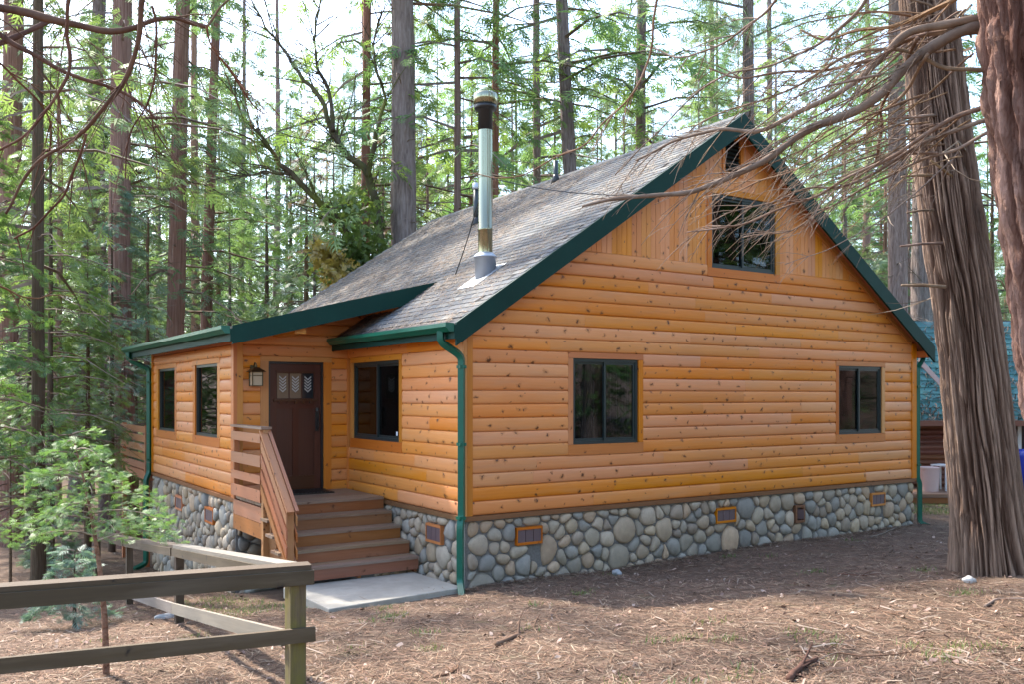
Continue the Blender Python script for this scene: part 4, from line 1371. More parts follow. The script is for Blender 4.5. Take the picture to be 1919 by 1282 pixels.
def conifer(H, zb, rad, nbr, nspr, size, templ, leafmat, seed, droop=0.35, dead=0, spread=0.22, shape=0.8, far=True):
    """one conifer: returns (limb mesh, crown mesh)"""
    r_ = np.random.default_rng(seed); rr = random.Random(seed)
    limb = MB(); P_, A_, L_, S_ = [], [], [], []
    for i in range(nbr):
        f = (i + rr.random()) / nbr
        z = zb + (H - zb) * f
        L = rad * ((1 - f) ** shape) * rr.uniform(0.55, 1.15) + 0.25
        az = rr.uniform(0, 2 * math.pi)
        d = Vector((math.cos(az), math.sin(az), 0))
        lift = rr.uniform(0.0, 0.3)
        def pt(s_):
            return Vector((d.x * L * s_, d.y * L * s_, z + L * (lift * s_ - droop * s_ * s_)))
        limb.tube([pt(0), pt(0.35), pt(0.7), pt(1.0)], [0.012 * L + 0.008, 0.009 * L + 0.006, 0.006 * L + 0.004, 0.004], 3, False)
        k = max(3, int(nspr * L / rad))
        for _ in range(k):
            s_ = 0.22 + 0.8 * (rr.random() ** 0.8)
            p = pt(s_)
            side = rr.gauss(0, spread * L * (1.05 - 0.65 * s_))
            tng = (pt(min(s_ + 0.05, 1.2)) - pt(s_ - 0.05)).normalized()
            sv = Vector((-d.y, d.x, 0))
            p = p + sv * side + Vector((0, 0, rr.gauss(-0.05, 0.10) * L * 0.5 - abs(side) * 0.15))
            a = (tng * rr.uniform(0.4, 1.0) + sv * (1.0 if side > 0 else -1.0) * rr.uniform(0.1, 0.9) + Vector((0, 0, -rr.uniform(0.0, droop * 1.4)))).normalized()
            n_ = Vector((rr.gauss(0, 0.5), rr.gauss(0, 0.5), 1)).normalized()
            l = n_.cross(a).normalized()
            P_.append(p); A_.append(a); L_.append(l); S_.append(size * rr.uniform(0.6, 1.25))
    for i in range(dead):
        z = rr.uniform(1.5, max(zb + 2.0, 3.0)); az = rr.uniform(0, 6.283); L = rr.uniform(0.8, 2.6)
        d = Vector((math.cos(az), math.sin(az), 0)); pts = []
        for k in range(5):
            s_ = k / 4
            pts.append(Vector((d.x * L * s_ + rr.gauss(0, 0.06) * s_, d.y * L * s_ + rr.gauss(0, 0.06) * s_, z + L * (0.15 * s_ - 0.4 * s_ * s_) + rr.gauss(0, 0.05) * s_)))
        limb.tube(pts, [0.02, 0.016, 0.012, 0.008, 0.003], 3, False)
        for k in range(4):
            b = pts[rr.randint(1, 4)]; e = b + Vector((d.x + rr.gauss(0, 0.8), d.y + rr.gauss(0, 0.8), rr.gauss(-0.2, 0.4))) * rr.uniform(0.2, 0.6)
            limb.tube([b, b.lerp(e, 0.5) + Vector((0, 0, -0.03)), e], [0.007, 0.005, 0.002], 3, False)
    lm = limb.mesh('limbs', M['twig'])
    cm = sprays('crown', np.array(P_), np.array(A_), np.array(L_), np.array(S_), templ, leafmat)
    return lm, cm

def trunk_mesh(mat, seed, nseg=22, nz=46, rough=0.10, taper=0.62, flare=0.5):
    """unit trunk: height 1, base radius 1 (scaled per tree)"""
    v = []; f = []
    for k in range(nz + 1):
        t = k / nz
        r = (1 - taper * t) * (1 + flare * math.exp(-t * 60))
        bx_ = 0.5 * noise.noise(Vector((t * 2.2, seed, 0))); by_ = 0.5 * noise.noise(Vector((t * 2.2, seed, 9)))
        for j in range(nseg):
            a = 2 * math.pi * j / nseg
            n_ = noise.noise(Vector((math.cos(a) * 2.3, math.sin(a) * 2.3 + seed, t * 14)))
            n2 = noise.noise(Vector((math.cos(a) * 6, math.sin(a) * 6 + seed, t * 26)))
            rr = r * (1 + rough * (abs(n_) * 2 - 0.5) + rough * 0.5 * n2)
            v.append((math.cos(a) * rr + bx_, math.sin(a) * rr + by_, t))
    for k in range(nz):
        for j in range(nseg):
            j2 = (j + 1) % nseg
            f.append((k * nseg + j, k * nseg + j2, (k + 1) * nseg + j2, (k + 1) * nseg + j))
    return np_mesh('trunk', np.array(v), np.array(f), mat, True)

TRUNKS = {k: [trunk_mesh(M[m], i * 3 + s_) for i in range(2)] for s_, (k, m) in enumerate((('red', 'bark_red'), ('grey', 'bark_grey'), ('dark', 'bark_dark')))}
TRUNKS2 = {k: [trunk_mesh(M[m], i * 5 + s_ + 20, taper=0.95, flare=0.3, nseg=12, nz=24)for i in range(1)] for s_, (k, m) in enumerate((('red', 'bark_red'), ('grey', 'bark_grey'), ('dark', 'bark_dark')))}
KIND = {
    'tall_a': conifer(30, 9.5, 3.6, 46, 42, 0.46, T_CEDAR_FAR, M['cedar'], 1, 0.42, 40),
    'tall_b': conifer(32, 12.5, 3.2, 44, 44, 0.44, T_PINE, M['pine'], 2, 0.22, 44, 0.26),
    'tall_c': conifer(27, 6.0, 3.2, 50, 38, 0.44, T_CEDAR_FAR, M['cedar'], 3, 0.45, 46),
    'mid_a': conifer(14, 1.0, 2.6, 78, 48, 0.34, T_CEDAR_FAR, M['cedar'], 4, 0.40, 6),
    'mid_b': conifer(12, 0.6, 2.3, 76, 50, 0.32, T_CEDAR_FAR, M['cedar'], 5, 0.36, 4),
    'mid_c': conifer(17, 1.5, 2.8, 80, 46, 0.36, T_PINE, M['pine'], 6, 0.22, 12, 0.28),
    'mid_d': conifer(9, 0.4, 1.9, 66, 52, 0.27, T_CEDAR_FAR, M['bluish'], 7, 0.34, 3),
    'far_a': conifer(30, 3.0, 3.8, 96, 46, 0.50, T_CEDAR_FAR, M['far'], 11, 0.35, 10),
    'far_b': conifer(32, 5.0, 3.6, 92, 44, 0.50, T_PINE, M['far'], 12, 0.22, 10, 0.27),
    'brown': conifer(15, 4.0, 2.2, 46, 28, 0.34, T_CEDAR_FAR, M['dead'], 8, 0.4, 14),
}
def tree(name, x, y, H, r, bark_, kind, label, cat_='tree', group=None, lean=0.0, rot=None, cs=None, leaf=None, sink=0.3, lift=0.0):
    z = gz(x, y)
    o = thing(name, (x, y, z - sink), label, cat_, group)
    o.rotation_mode = 'QUATERNION'
    o.rotation_quaternion = Quaternion(VD, lean) if lean else Quaternion()
    a = random.uniform(0, 6.283) if rot is None else rot
    t = link('trunk', random.choice((TRUNKS if (kind is None or kind.startswith('tall')) else TRUNKS2)[bark_]), o); t.scale = (r, r, H); t.rotation_euler = (0, 0, a)
    if kind:
        lm, cm = KIND[kind]
        s_ = cs if cs else H / {'tall_a': 30, 'tall_b': 32, 'tall_c': 27, 'mid_a': 14, 'mid_b': 12, 'mid_c': 17, 'mid_d': 9, 'brown': 15, 'far_a': 30, 'far_b': 32}[kind]
        for nm, me in (('limbs', lm), ('crown', cm)):
            c = link(nm, me, o); c.scale = (s_,) * 3; c.rotation_euler = (0, 0, a); c['kind'] = 'stuff'; c.location = (0, 0, lift)
            if nm == 'crown' and leaf:
                c.material_slots[0].link = 'OBJECT'; c.material_slots[0].material = M[leaf]
    return o
def at(px, t):
    p = P(px, HOR, t); return p.x, p.y

# trunks one can pick out in the photograph: (pixel column at the base, depth, height, width in px, bark, crown kind, lean, label)
NAMED = [
    ('conifer_tree', 72, 16.5, 24, 22, 'dark', 'tall_c', 0.0, 'thin dark trunk standing alone at the far left behind the leafy sapling'),
    ('conifer_tree', 143, 30, 29, 33, 'grey', 'tall_b', 0.045, 'grey trunk leaning right, second large one from the left edge'),
    ('conifer_tree', 228, 28, 30, 34, 'red', 'tall_a', 0.0, 'straight reddish brown trunk just left of the wing roof corner'),
    ('conifer_tree', 315, 27, 30, 34, 'red', 'tall_c', 0.028, 'stout red barked cedar rising right behind the wing roof'),
    ('conifer_tree', 366, 41, 27, 17, 'red', 'tall_c', 0.0, 'slim reddish trunk half hidden between two stouter cedars over the wing'),
    ('conifer_tree', 389, 34, 28, 23, 'red', 'tall_a', 0.012, 'narrow red cedar trunk, rightmost of the trio above the wing roof'),
    ('conifer_tree', 278, 24, 9, 8, 'dark', None, 0.0, 'very thin dark dead pole left of the red cedars'),
    ('conifer_tree', 689, 26, 32, 18, 'red', 'tall_c', 0.0, 'slender reddish trunk rising left of the thick purple grey trunk'),
    ('conifer_tree', 757, 24.5, 34, 49, 'grey', 'tall_b', -0.004, 'thickest purple grey trunk rising behind the roof left of the flue'),
    ('conifer_tree', 852, 25.5, 30, 14, 'red', 'tall_c', 0.006, 'thin brown trunk with bare limbs just left of the steel flue'),
    ('conifer_tree', 930, 27, 32, 15, 'red', 'tall_a', 0.0, 'thin trunk directly behind the steel flue'),
    ('conifer_tree', 1006, 33, 29, 17, 'grey', 'tall_a', 0.0, 'hazy grey trunk between the flue and the small roof vent'),
    ('conifer_tree', 1094, 27, 34, 27, 'grey', 'tall_a', -0.045, 'left leaning grey trunk behind the middle of the ridge'),
    ('conifer_tree', 1203, 29, 34, 21, 'grey', 'tall_a', 0.0, 'pale grey trunk above the roof midway to the gable peak'),
    ('conifer_tree', 1402, 28, 34, 24, 'grey', 'tall_b', 0.0, 'grey trunk rising straight above the gable peak'),
    ('conifer_tree', 1442, 52, 30, 15, 'grey', 'tall_c', 0.0, 'thin far trunk right of the gable peak'),
    ('conifer_tree', 1727, 27, 30, 41, 'grey', 'tall_b', 0.0, 'thick grey trunk behind the neighbour roof beside the right downspout'),
    ('conifer_tree', 110, 26, 14, 15, 'red', None, 0.0, 'short bright red brown trunk low in the left woods'),
    ('conifer_tree', 22, 24, 26, 44, 'red', 'tall_c', 0.0, 'broad red brown trunk at the left picture edge above the fence'),
    ('conifer_tree', 240, 23, 30, 42, 'red', 'tall_a', -0.01, 'wide shaggy lower trunk beside the back deck railing'),
    ('conifer_tree', 450, 46, 25, 12, 'grey', 'tall_b', 0.01, 'faint thin trunk among foliage right of the red trio'),
    ('conifer_tree', 520, 52, 26, 14, 'grey', 'tall_c', 0.0, 'faint far trunk in the bright gap left of the mossy oak'),
    ('conifer_tree', 1625, 42, 24, 17, 'red', 'tall_c', 0.0, 'brown trunk deep in the woods right of the gable slope'),
    ('conifer_tree', 1335, 56, 27, 15, 'grey', 'tall_b', 0.0, 'far trunk just left of the gable peak'),
]
for nm, px, t, H, wpx, bk, kd, ln, lb in NAMED:
    x, y = at(px, t)
    tree(nm, x, y, H, wpx / F * t / 2 * 1.12, bk, kd, lb, lean=ln)

# woodland filling the background
FILL = []
rr = random.Random(21)
for px, t, kind, sc in [(-40, 27, 'mid_a', 0.9), (60, 29, 'mid_a', 0.9), (195, 27, 'mid_a', 0.95), (275, 31, 'mid_d', 1.2), (330, 36, 'mid_a', 0.9),
                        (430, 34, 'mid_b', 0.9), (500, 38, 'mid_a', 1.0), (575, 33, 'mid_d', 1.3), (625, 40, 'mid_c', 0.9), (720, 36, 'mid_b', 1.2), (800, 38, 'mid_a', 1.15), (885, 33, 'mid_a', 1.1), (960, 42, 'mid_c', 1.15),
                        (1040, 37, 'mid_a', 1.2), (1120, 46, 'mid_c', 1.1), (1170, 38, 'mid_b', 1.35), (1260, 44, 'mid_c', 1.0), (1310, 38, 'mid_a', 1.2), (1390, 48, 'mid_b', 1.5), (1455, 37, 'mid_a', 1.25), (1530, 40, 'mid_c', 1.05),
                        (1585, 33, 'mid_b', 1.2), (1660, 37, 'mid_a', 1.15), (1705, 34, 'mid_d', 1.5), (1790, 38, 'mid_a', 1.0), (1860, 33, 'mid_b', 1.1), (1930, 36, 'mid_c', 0.9), (80, 34, 'mid_a', 1.1), (170, 38, 'mid_c', 1.0), (250, 42, 'mid_c', 1.1), (300, 45, 'mid_a', 1.3), (410, 44, 'mid_c', 1.1), (470, 48, 'mid_b', 1.4), (545, 44, 'mid_a', 1.25), (665, 46, 'mid_c', 1.2), (740, 44, 'mid_a', 1.35), (840, 46, 'mid_b', 1.5), (915, 44, 'mid_a', 1.4), (1000, 47, 'mid_c', 1.15), (1075, 44, 'mid_b', 1.5), (1225, 47, 'mid_a', 1.3), (1345, 44, 'mid_c', 1.15), (1490, 46, 'mid_b', 1.5), (1560, 45, 'mid_c', 1.15), (1625, 44, 'mid_b', 1.4)]:
    FILL.append((px, t, kind, sc))
for i in range(34):
    px = -260 + (2300 * (i + 0.5) / 34) + rr.uniform(-28, 28)
    t = rr.uniform(46, 82)
    FILL.append((px, t, rr.choice(['mid_a', 'mid_b', 'mid_c', 'mid_c', 'tall_c', 'tall_b', 'mid_d']), rr.uniform(0.95, 1.5)))
rr = random.Random(91)
for i in range(54):
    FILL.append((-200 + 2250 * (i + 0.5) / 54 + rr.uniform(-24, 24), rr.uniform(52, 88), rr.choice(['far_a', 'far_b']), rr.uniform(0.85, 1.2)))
hh = {'tall_a': 30, 'tall_b': 32, 'tall_c': 27, 'mid_a': 14, 'mid_b': 12, 'mid_c': 17, 'mid_d': 9, 'brown': 15, 'far_a': 30, 'far_b': 32}
WL = {k: ('feathery yellow green cedar leafy to the ground in the woods behind the cabin', 'leafy cedars behind the cabin') for k in ('mid_a', 'mid_b')}
WL['mid_c'] = ('blue green pine with tufted needles in the woods behind the cabin', 'tufted pines behind the cabin')
WL['mid_d'] = ('short blue green young cedar in the woods behind the cabin', 'short blue green cedars behind the cabin')
WL['far_a'] = WL['far_b'] = ('pale tall conifer leafy from top to bottom far back in the woods', 'pale far conifers')
WL['tall_b'] = WL['tall_c'] = WL['tall_a'] = ('tall far conifer with bare lower trunk deep in the woods', 'tall far conifers')
BINS = [(30, 'by the left picture edge'), (100, 'around the thin dark trunk at left'), (160, 'around the leaning grey trunk at left'), (215, 'between the leaning grey trunk and the straight red trunk'),
        (265, 'behind the straight red trunk left of the wing'), (300, 'above the wing gutter corner'), (345, 'behind the stout red cedar over the wing'), (410, 'among the red cedar trio'), (460, 'right of the red cedar trio'),
        (530, 'left of the mossy oak limbs'), (600, 'behind the mossy oak limbs'), (655, 'above the left end of the roof'), (720, 'behind the slender red trunk'), (790, 'behind the thickest grey trunk'),
        (870, 'between the thickest trunk and the flue'), (945, 'directly behind the steel flue'), (1020, 'just right of the steel flue'), (1090, 'behind the middle of the ridge'), (1150, 'right of the leaning mid ridge trunk'),
        (1240, 'behind the pale trunk over the ridge'), (1330, 'left of the gable peak'), (1420, 'above the gable peak'), (1500, 'just right of the gable peak'), (1570, 'beyond the upper right gable slope'),
        (1640, 'beyond the right gable slope'), (1700, 'above the right eave'), (1760, 'beside the thick trunk over the neighbour roof'), (9999, 'at right behind the big cedar')]
ORD = ['nearest', 'second nearest', 'third nearest', 'fourth nearest', 'fifth nearest', 'sixth nearest', 'seventh nearest', 'eighth nearest', 'farthest']
SPEC = {'mid_a': 'green cedar', 'mid_b': 'green cedar', 'mid_c': 'tufted pine', 'mid_d': 'short blue green cedar', 'far_a': 'pale far conifer', 'far_b': 'pale far conifer', 'tall_a': 'tall bare trunked conifer', 'tall_b': 'tall bare trunked conifer', 'tall_c': 'tall bare trunked conifer'}
def where(px):
    return next(p for b, p in BINS if px < b)
FILL.sort(key=lambda q: q[1])
seen = {}
for px, t, kind, sc in FILL:
    x, y = at(px, t)
    key = (SPEC[kind], where(px)); seen[key] = seen.get(key, 0) + 1
    lbl = '%s %s %s' % (ORD[min(seen[key], 9) - 1], key[0], key[1])
    if kind.startswith('tall'): sc = min(sc, 1.0)
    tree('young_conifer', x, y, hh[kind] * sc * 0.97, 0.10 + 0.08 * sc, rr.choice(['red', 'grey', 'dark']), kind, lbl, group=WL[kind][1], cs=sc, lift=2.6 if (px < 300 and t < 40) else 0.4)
for px, t, sc in ((590, 36, 1.0), (700, 35, 0.9), (770, 41, 1.0), (790, 45, 1.1)):
    x, y = at(px, t)
    tree('brown_conifer', x, y, 15 * sc, 0.12, 'grey', 'brown', 'conifer with dead rust brown foliage ' + ('behind the mossy oak limbs' if px < 600 else where(px) if px < 780 else 'right beside the thickest grey trunk, farther back'), group='dead brown conifers', cs=sc)
# tall conifers added round the yard to give shade and window reflections
for x, y, kind, H in ((17, 5, 'tall_a', 30), (16, -6, 'tall_c', 27), (6, -19, 'tall_a', 29), (-1, -22, 'tall_c', 27), (11, -15, 'tall_b', 31), (-8, -24, 'tall_a', 30), (-15, -18, 'tall_c', 28),
                      (3, -28, 'mid_a', 14), (9, -24, 'mid_c', 17), (-4, -29, 'mid_b', 13), (-12, -27, 'mid_c', 18), (15, -21, 'mid_a', 15), (14, -9, 'mid_a', 15), (18, -12, 'mid_b', 14), (12, -12.5, 'mid_b', 11), (21, -18, 'mid_c', 18), (17.5, -8, 'mid_c', 17), (10, -19, 'mid_b', 13), (24, -10, 'tall_c', 27), (13.5, -17, 'tall_c', 27), (20, -22, 'tall_a', 30), (26, -16, 'mid_a', 16), (-10, -20, 'mid_b', 13), (1, -24, 'mid_c', 17), (-19, -12, 'mid_a', 15), (-20, -4, 'mid_c', 17), (20, -14, 'mid_b', 13)):
    tree('added_shade_tree', x, y, H, 0.30, rr.choice(['red', 'grey']), kind, 'tall conifer added round the cabin yard for shade and window reflections', group='conifers added around the yard for shade')

# ------------------------------------------------------------------ big trunks on the right
def bark_trunk(line, radii, mat, seed, nseg=150, step=0.03, depth=0.05, freq=3.2, zf=0.35, flake=False, roots=0.0):
    pts = cat(line, 14)
    rads = []
    n_in = len(line) - 1
    for i in range(n_in):
        for k in range(14):
            t = k / 14; rads.append(radii[i] * (1 - t) + radii[i + 1] * t)
    rads.append(radii[-1])
    # resample densely by height
    v = []; f = []; rows = []; cols = []
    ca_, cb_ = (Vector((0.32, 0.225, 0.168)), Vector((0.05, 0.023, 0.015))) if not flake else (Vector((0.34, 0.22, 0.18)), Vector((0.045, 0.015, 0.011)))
    z0, z1 = pts[0].z, pts[-1].z
    nz = int((z1 - z0) / step)
    j = 0
    for k in range(nz + 1):
        z = z0 + (z1 - z0) * k / nz
        while j < len(pts) - 2 and pts[j + 1].z < z: j += 1
        t = (z - pts[j].z) / max(pts[j + 1].z - pts[j].z, 1e-6)
        rows.append((pts[j].lerp(pts[j + 1], t), rads[j] * (1 - t) + rads[j + 1] * t))
    for k, (c, r) in enumerate(rows):
        h = c.z - z0
        tw = 0.03 * h
        for s_ in range(nseg):
            a = 2 * math.pi * s_ / nseg
            b = a + tw
            x, y = math.cos(b), math.sin(b)
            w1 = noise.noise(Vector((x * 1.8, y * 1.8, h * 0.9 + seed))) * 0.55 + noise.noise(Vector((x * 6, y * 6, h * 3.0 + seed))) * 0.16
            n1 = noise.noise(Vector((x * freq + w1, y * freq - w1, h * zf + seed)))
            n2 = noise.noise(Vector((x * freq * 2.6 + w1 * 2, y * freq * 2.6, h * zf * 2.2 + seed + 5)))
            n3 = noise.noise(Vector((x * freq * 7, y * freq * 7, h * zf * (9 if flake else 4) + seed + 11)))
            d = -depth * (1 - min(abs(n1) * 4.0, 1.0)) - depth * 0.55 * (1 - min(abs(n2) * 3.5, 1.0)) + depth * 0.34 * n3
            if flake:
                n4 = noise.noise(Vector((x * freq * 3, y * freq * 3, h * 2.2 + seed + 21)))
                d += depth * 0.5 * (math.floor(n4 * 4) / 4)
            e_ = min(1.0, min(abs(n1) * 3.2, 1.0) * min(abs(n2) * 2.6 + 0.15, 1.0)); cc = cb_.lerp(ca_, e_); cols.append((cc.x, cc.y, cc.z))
            rt = r * (1 + roots * math.exp(-h * 2.2) * (0.35 + 0.5 * math.cos(a * 5 + seed) + 0.3 * math.cos(a * 3 + 1)))
            v.append((c.x + math.cos(a) * (rt + d), c.y + math.sin(a) * (rt + d), c.z))
    for k in range(nz):
        for s_ in range(nseg):
            s2 = (s_ + 1) % nseg
            f.append((k * nseg + s_, k * nseg + s2, (k + 1) * nseg + s2, (k + 1) * nseg + s_))
    v = np.array(v)
    return v, np.array(f), np.array(cols)

def twigs(m, pts, rads, n, lmin, lmax, rr, bias=None, r0=0.006, sub=2, droop=0.25, s0=0.15):
    """side twigs along a limb, each with finer twigs"""
    for _ in range(n):
        s_ = s0 + (1 - s0) * rr.random() ** 0.9
        i = min(int(s_ * (len(pts) - 1)), len(pts) - 2)
        p = pts[i]; tg = (pts[i + 1] - pts[i]).normalized()
        q = Vector((rr.gauss(0, 1), rr.gauss(0, 1), rr.gauss(0, 1)))
        q = (q - tg * q.dot(tg)).normalized()
        d = (tg * rr.uniform(0.5, 1.1) + q * rr.uniform(0.3, 0.8) + (bias if bias else Vector()) * rr.uniform(0, 0.5)).normalized()
        L = rr.uniform(lmin, lmax)
        side = d.orthogonal().normalized() * rr.uniform(-0.18, 0.18)
        ln = [p + d * L * t + side * L * math.sin(t * 3) * 0.5 + Vector((0, 0, -droop * L * t * t)) for t in (0, 0.25, 0.5, 0.75, 1.0)]
        r_ = min(r0, rads[i] * 0.75)
        m.tube(ln, [r_, r_ * 0.85, r_ * 0.68, r_ * 0.5, r_ * 0.28], 4, False)
        for _ in range(sub):
            k = rr.randint(1, 3); b = ln[k]
            e = (d + Vector((rr.gauss(0, 0.55), rr.gauss(0, 0.55), rr.gauss(-0.1, 0.5)))).normalized() * L * rr.uniform(0.25, 0.6)
            m.tube([b, b + e * 0.5 + Vector((0, 0, -0.02 * L)), b + e + Vector((0, 0, -0.10 * L))], [r_ * 0.5, r_ * 0.4, r_ * 0.2], 3, False)

def limb_obj(parent, px_line, r0, r1, mat, n_tw, lmin, lmax, seed, sides=8, bias=None, nm='branch', sub=2, tr=0.006, droop=0.25, wob=0.045):
    rr = random.Random(seed)
    raw = [P(a, b, t) for a, b, t in px_line]
    pts = cat(raw, 6)
    pts = [p + Vector((noise.noise(p * 2.5 + Vector((seed, 0, 0))), noise.noise(p * 2.5 + Vector((0, seed, 0))), noise.noise(p * 2.5 + Vector((0, 0, seed))))) * wob * min(1, i / 4) for i, p in enumerate(pts)]
    n = len(pts)
    rads = [(r0 + (r1 - r0) * (i / (n - 1)) ** 0.8) * (1 + 0.2 * noise.noise(p * 7) + 0.16 * max(0, noise.noise(p * 2.7))) for i, p in enumerate(pts)]
    m = MB(); m.tube(pts, rads, sides, True)
    twigs(m, pts, rads, n_tw, lmin, lmax, rr, bias, tr, sub, droop)
    return m.build(nm, M[mat], parent, True)

# big stringy cedar beside the cabin
bt = 10.7
bx0 = P(1852, 1096, bt); base = Vector((bx0.x, bx0.y, gz(bx0.x, bx0.y)))
big = thing('big_cedar_tree', base, 'big grey cedar with deeply furrowed stringy bark right of the gable wall', 'tree')
cl = [(1868, 1150), (1863, 1090), (1855, 1000), (1843, 880), (1833, 780), (1820, 660), (1808, 560), (1787, 430), (1766, 268), (1748, 100), (1738, 0), (1722, -250), (1700, -700), (1680, -1500)]
hw = [84, 73, 66, 62, 60, 58, 57, 55, 53, 51, 49, 46, 40, 24]
line = [P(a, b, bt) for a, b in cl]
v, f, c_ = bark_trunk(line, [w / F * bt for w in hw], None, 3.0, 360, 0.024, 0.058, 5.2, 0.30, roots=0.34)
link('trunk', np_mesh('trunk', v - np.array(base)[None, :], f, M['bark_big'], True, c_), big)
for k, (a, b, c, d, w_) in enumerate(((1735, 328, 1690, 331, 0.02), (1738, 393, 1700, 398, 0.016), (1755, 455, 1688, 461, 0.018), (1760, 537, 1690, 534, 0.022), (1745, 215, 1690, 222, 0.02), (1790, 345, 1745, 300, 0.02))):
    m = MB(); p, q = P(a + 12, b, bt - 0.25), P(c, d, bt - 0.4)
    m.tube([p, p.lerp(q, 0.5) + Vector((0, 0, 0.01)), q], [w_, w_ * 0.85, w_ * 0.6], 7); m.build('stub', M['branch'], big, True)
lm, cm = KIND['tall_a']
for nm, me in (('limbs', lm), ('crown', cm)):
    c = link(nm, me, big); c['kind'] = 'stuff'; c.location = (0.0, 0.2, 2.0); c.scale = (0.9, 0.9, 0.9); c.rotation_euler = (0, 0, 1.0)
# nearer red barked tree cut by the right picture edge
nt = 7.4
cl = [(2190, 1700), (2125, 1300), (2068, 950), (2024, 700), (2000, 520), (1978, 350), (1956, 180), (1942, 0), (1930, -250), (1920, -700), (1910, -1500)]
hw = [135, 118, 108, 104, 102, 102, 102, 103, 104, 98, 70]
line = [P(a, b, nt) for a, b in cl]
base = Vector((line[0].x, line[0].y, gz(line[0].x, line[0].y)))
near = thing('red_bark_tree', base, 'leaning red flaky barked trunk cut off by the right picture edge', 'tree')
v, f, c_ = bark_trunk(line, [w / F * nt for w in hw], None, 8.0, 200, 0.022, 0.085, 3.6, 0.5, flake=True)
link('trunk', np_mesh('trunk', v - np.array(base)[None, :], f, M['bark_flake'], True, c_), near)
BI = (VR * -0.8 + Vector((0, 0, -0.5)))
D_ = 7.7
def LN(pts, t0, t1):
    n = len(pts) - 1
    return [(a, b, t0 + (t1 - t0) * i / n) for i, (a, b) in enumerate(pts)]
RIGHT = [
    ([(1880, 40), (1800, 55), (1740, 88), (1690, 140), (1640, 185), (1560, 225), (1480, 268), (1400, 315), (1340, 343), (1270, 360), (1180, 367), (1130, 372), (1085, 383)], 0.055, 0.009, 26, 0.25, 0.8),
    ([(1870, 34), (1760, 48), (1700, 68), (1650, 112), (1590, 160), (1500, 208), (1420, 238), (1340, 243), (1260, 262), (1190, 300)], 0.042, 0.006, 22, 0.25, 0.8),
    ([(1840, -30), (1790, 0), (1740, 22), (1680, 50), (1620, 62), (1560, 74), (1500, 60)], 0.03, 0.007, 14, 0.2, 0.7),
    ([(1850, 60), (1760, 58), (1700, 76), (1640, 112), (1560, 130), (1480, 138), (1400, 148), (1330, 126)], 0.026, 0.006, 16, 0.2, 0.7),
    ([(1860, 130), (1760, 120), (1660, 90), (1580, 110), (1500, 160), (1430, 190), (1360, 205), (1290, 250)], 0.02, 0.005, 16, 0.2, 0.7),
    ([(1870, 190), (1790, 215), (1720, 262), (1640, 315), (1560, 350), (1470, 385), (1380, 420), (1292, 434)], 0.024, 0.005, 16, 0.2, 0.6),
    ([(1880, 215), (1800, 240), (1700, 285), (1600, 345), (1520, 352), (1440, 380), (1360, 398)], 0.022, 0.004, 16, 0.2, 0.6),
    ([(1890, 225), (1810, 270), (1730, 300), (1650, 330), (1570, 375), (1480, 430), (1400, 445)], 0.018, 0.004, 14, 0.2, 0.55),
    ([(1650, -40), (1610, 20), (1540, 80), (1470, 110), (1400, 130), (1320, 160), (1240, 240), (1150, 330)], 0.016, 0.004, 14, 0.2, 0.7),
    ([(1240, -40), (1228, 40), (1215, 110), (1180, 185), (1130, 235), (1090, 275), (1010, 312), (940, 333), (880, 330)], 0.011, 0.004, 8, 0.15, 0.5),
    ([(1480, -40), (1440, 20), (1390, 55), (1330, 90), (1270, 105), (1200, 80)], 0.014, 0.005, 12, 0.2, 0.6),
    ([(1720, 70), (1690, 130), (1660, 190), (1652, 240), (1642, 300)], 0.018, 0.010, 6, 0.15, 0.4),
    ([(1740, 100), (1700, 160), (1650, 215), (1560, 275), (1480, 320), (1400, 350), (1320, 372)], 0.014, 0.004, 14, 0.2, 0.6),
]
for i, (pl, r0, r1, n_, l0, l1) in enumerate(RIGHT):
    limb_obj(near, LN(pl, D_ if i != 9 else 8.2, D_ + 0.5 + 0.12 * i), r0 * 1.05, r1 * 1.3, 'branch', n_, l0, l1, 50 + i, bias=BI, tr=0.0065)
rr = random.Random(77)
for i in range(40):                      # long thin arching shoots
    a, b = rr.uniform(1640, 1830), rr.uniform(-10, 300)
    L = rr.uniform(200, 430); sl = rr.uniform(0.28, 0.75); cv = rr.uniform(-60, 50)
    pl = [(a - L * t, b + L * sl * t + cv * math.sin(t * math.pi)) for t in (0, 0.2, 0.4, 0.6, 0.8, 1.0)]
    limb_obj(near, LN(pl, rr.uniform(7.6, 8.4), rr.uniform(7.4, 9.6)), rr.uniform(0.007, 0.013), 0.0025, rr.choice(['branch', 'twig', 'branch']), 7, 0.15, 0.5, 200 + i, 5, BI, 'thin_branch', 1, 0.004, wob=0.03)
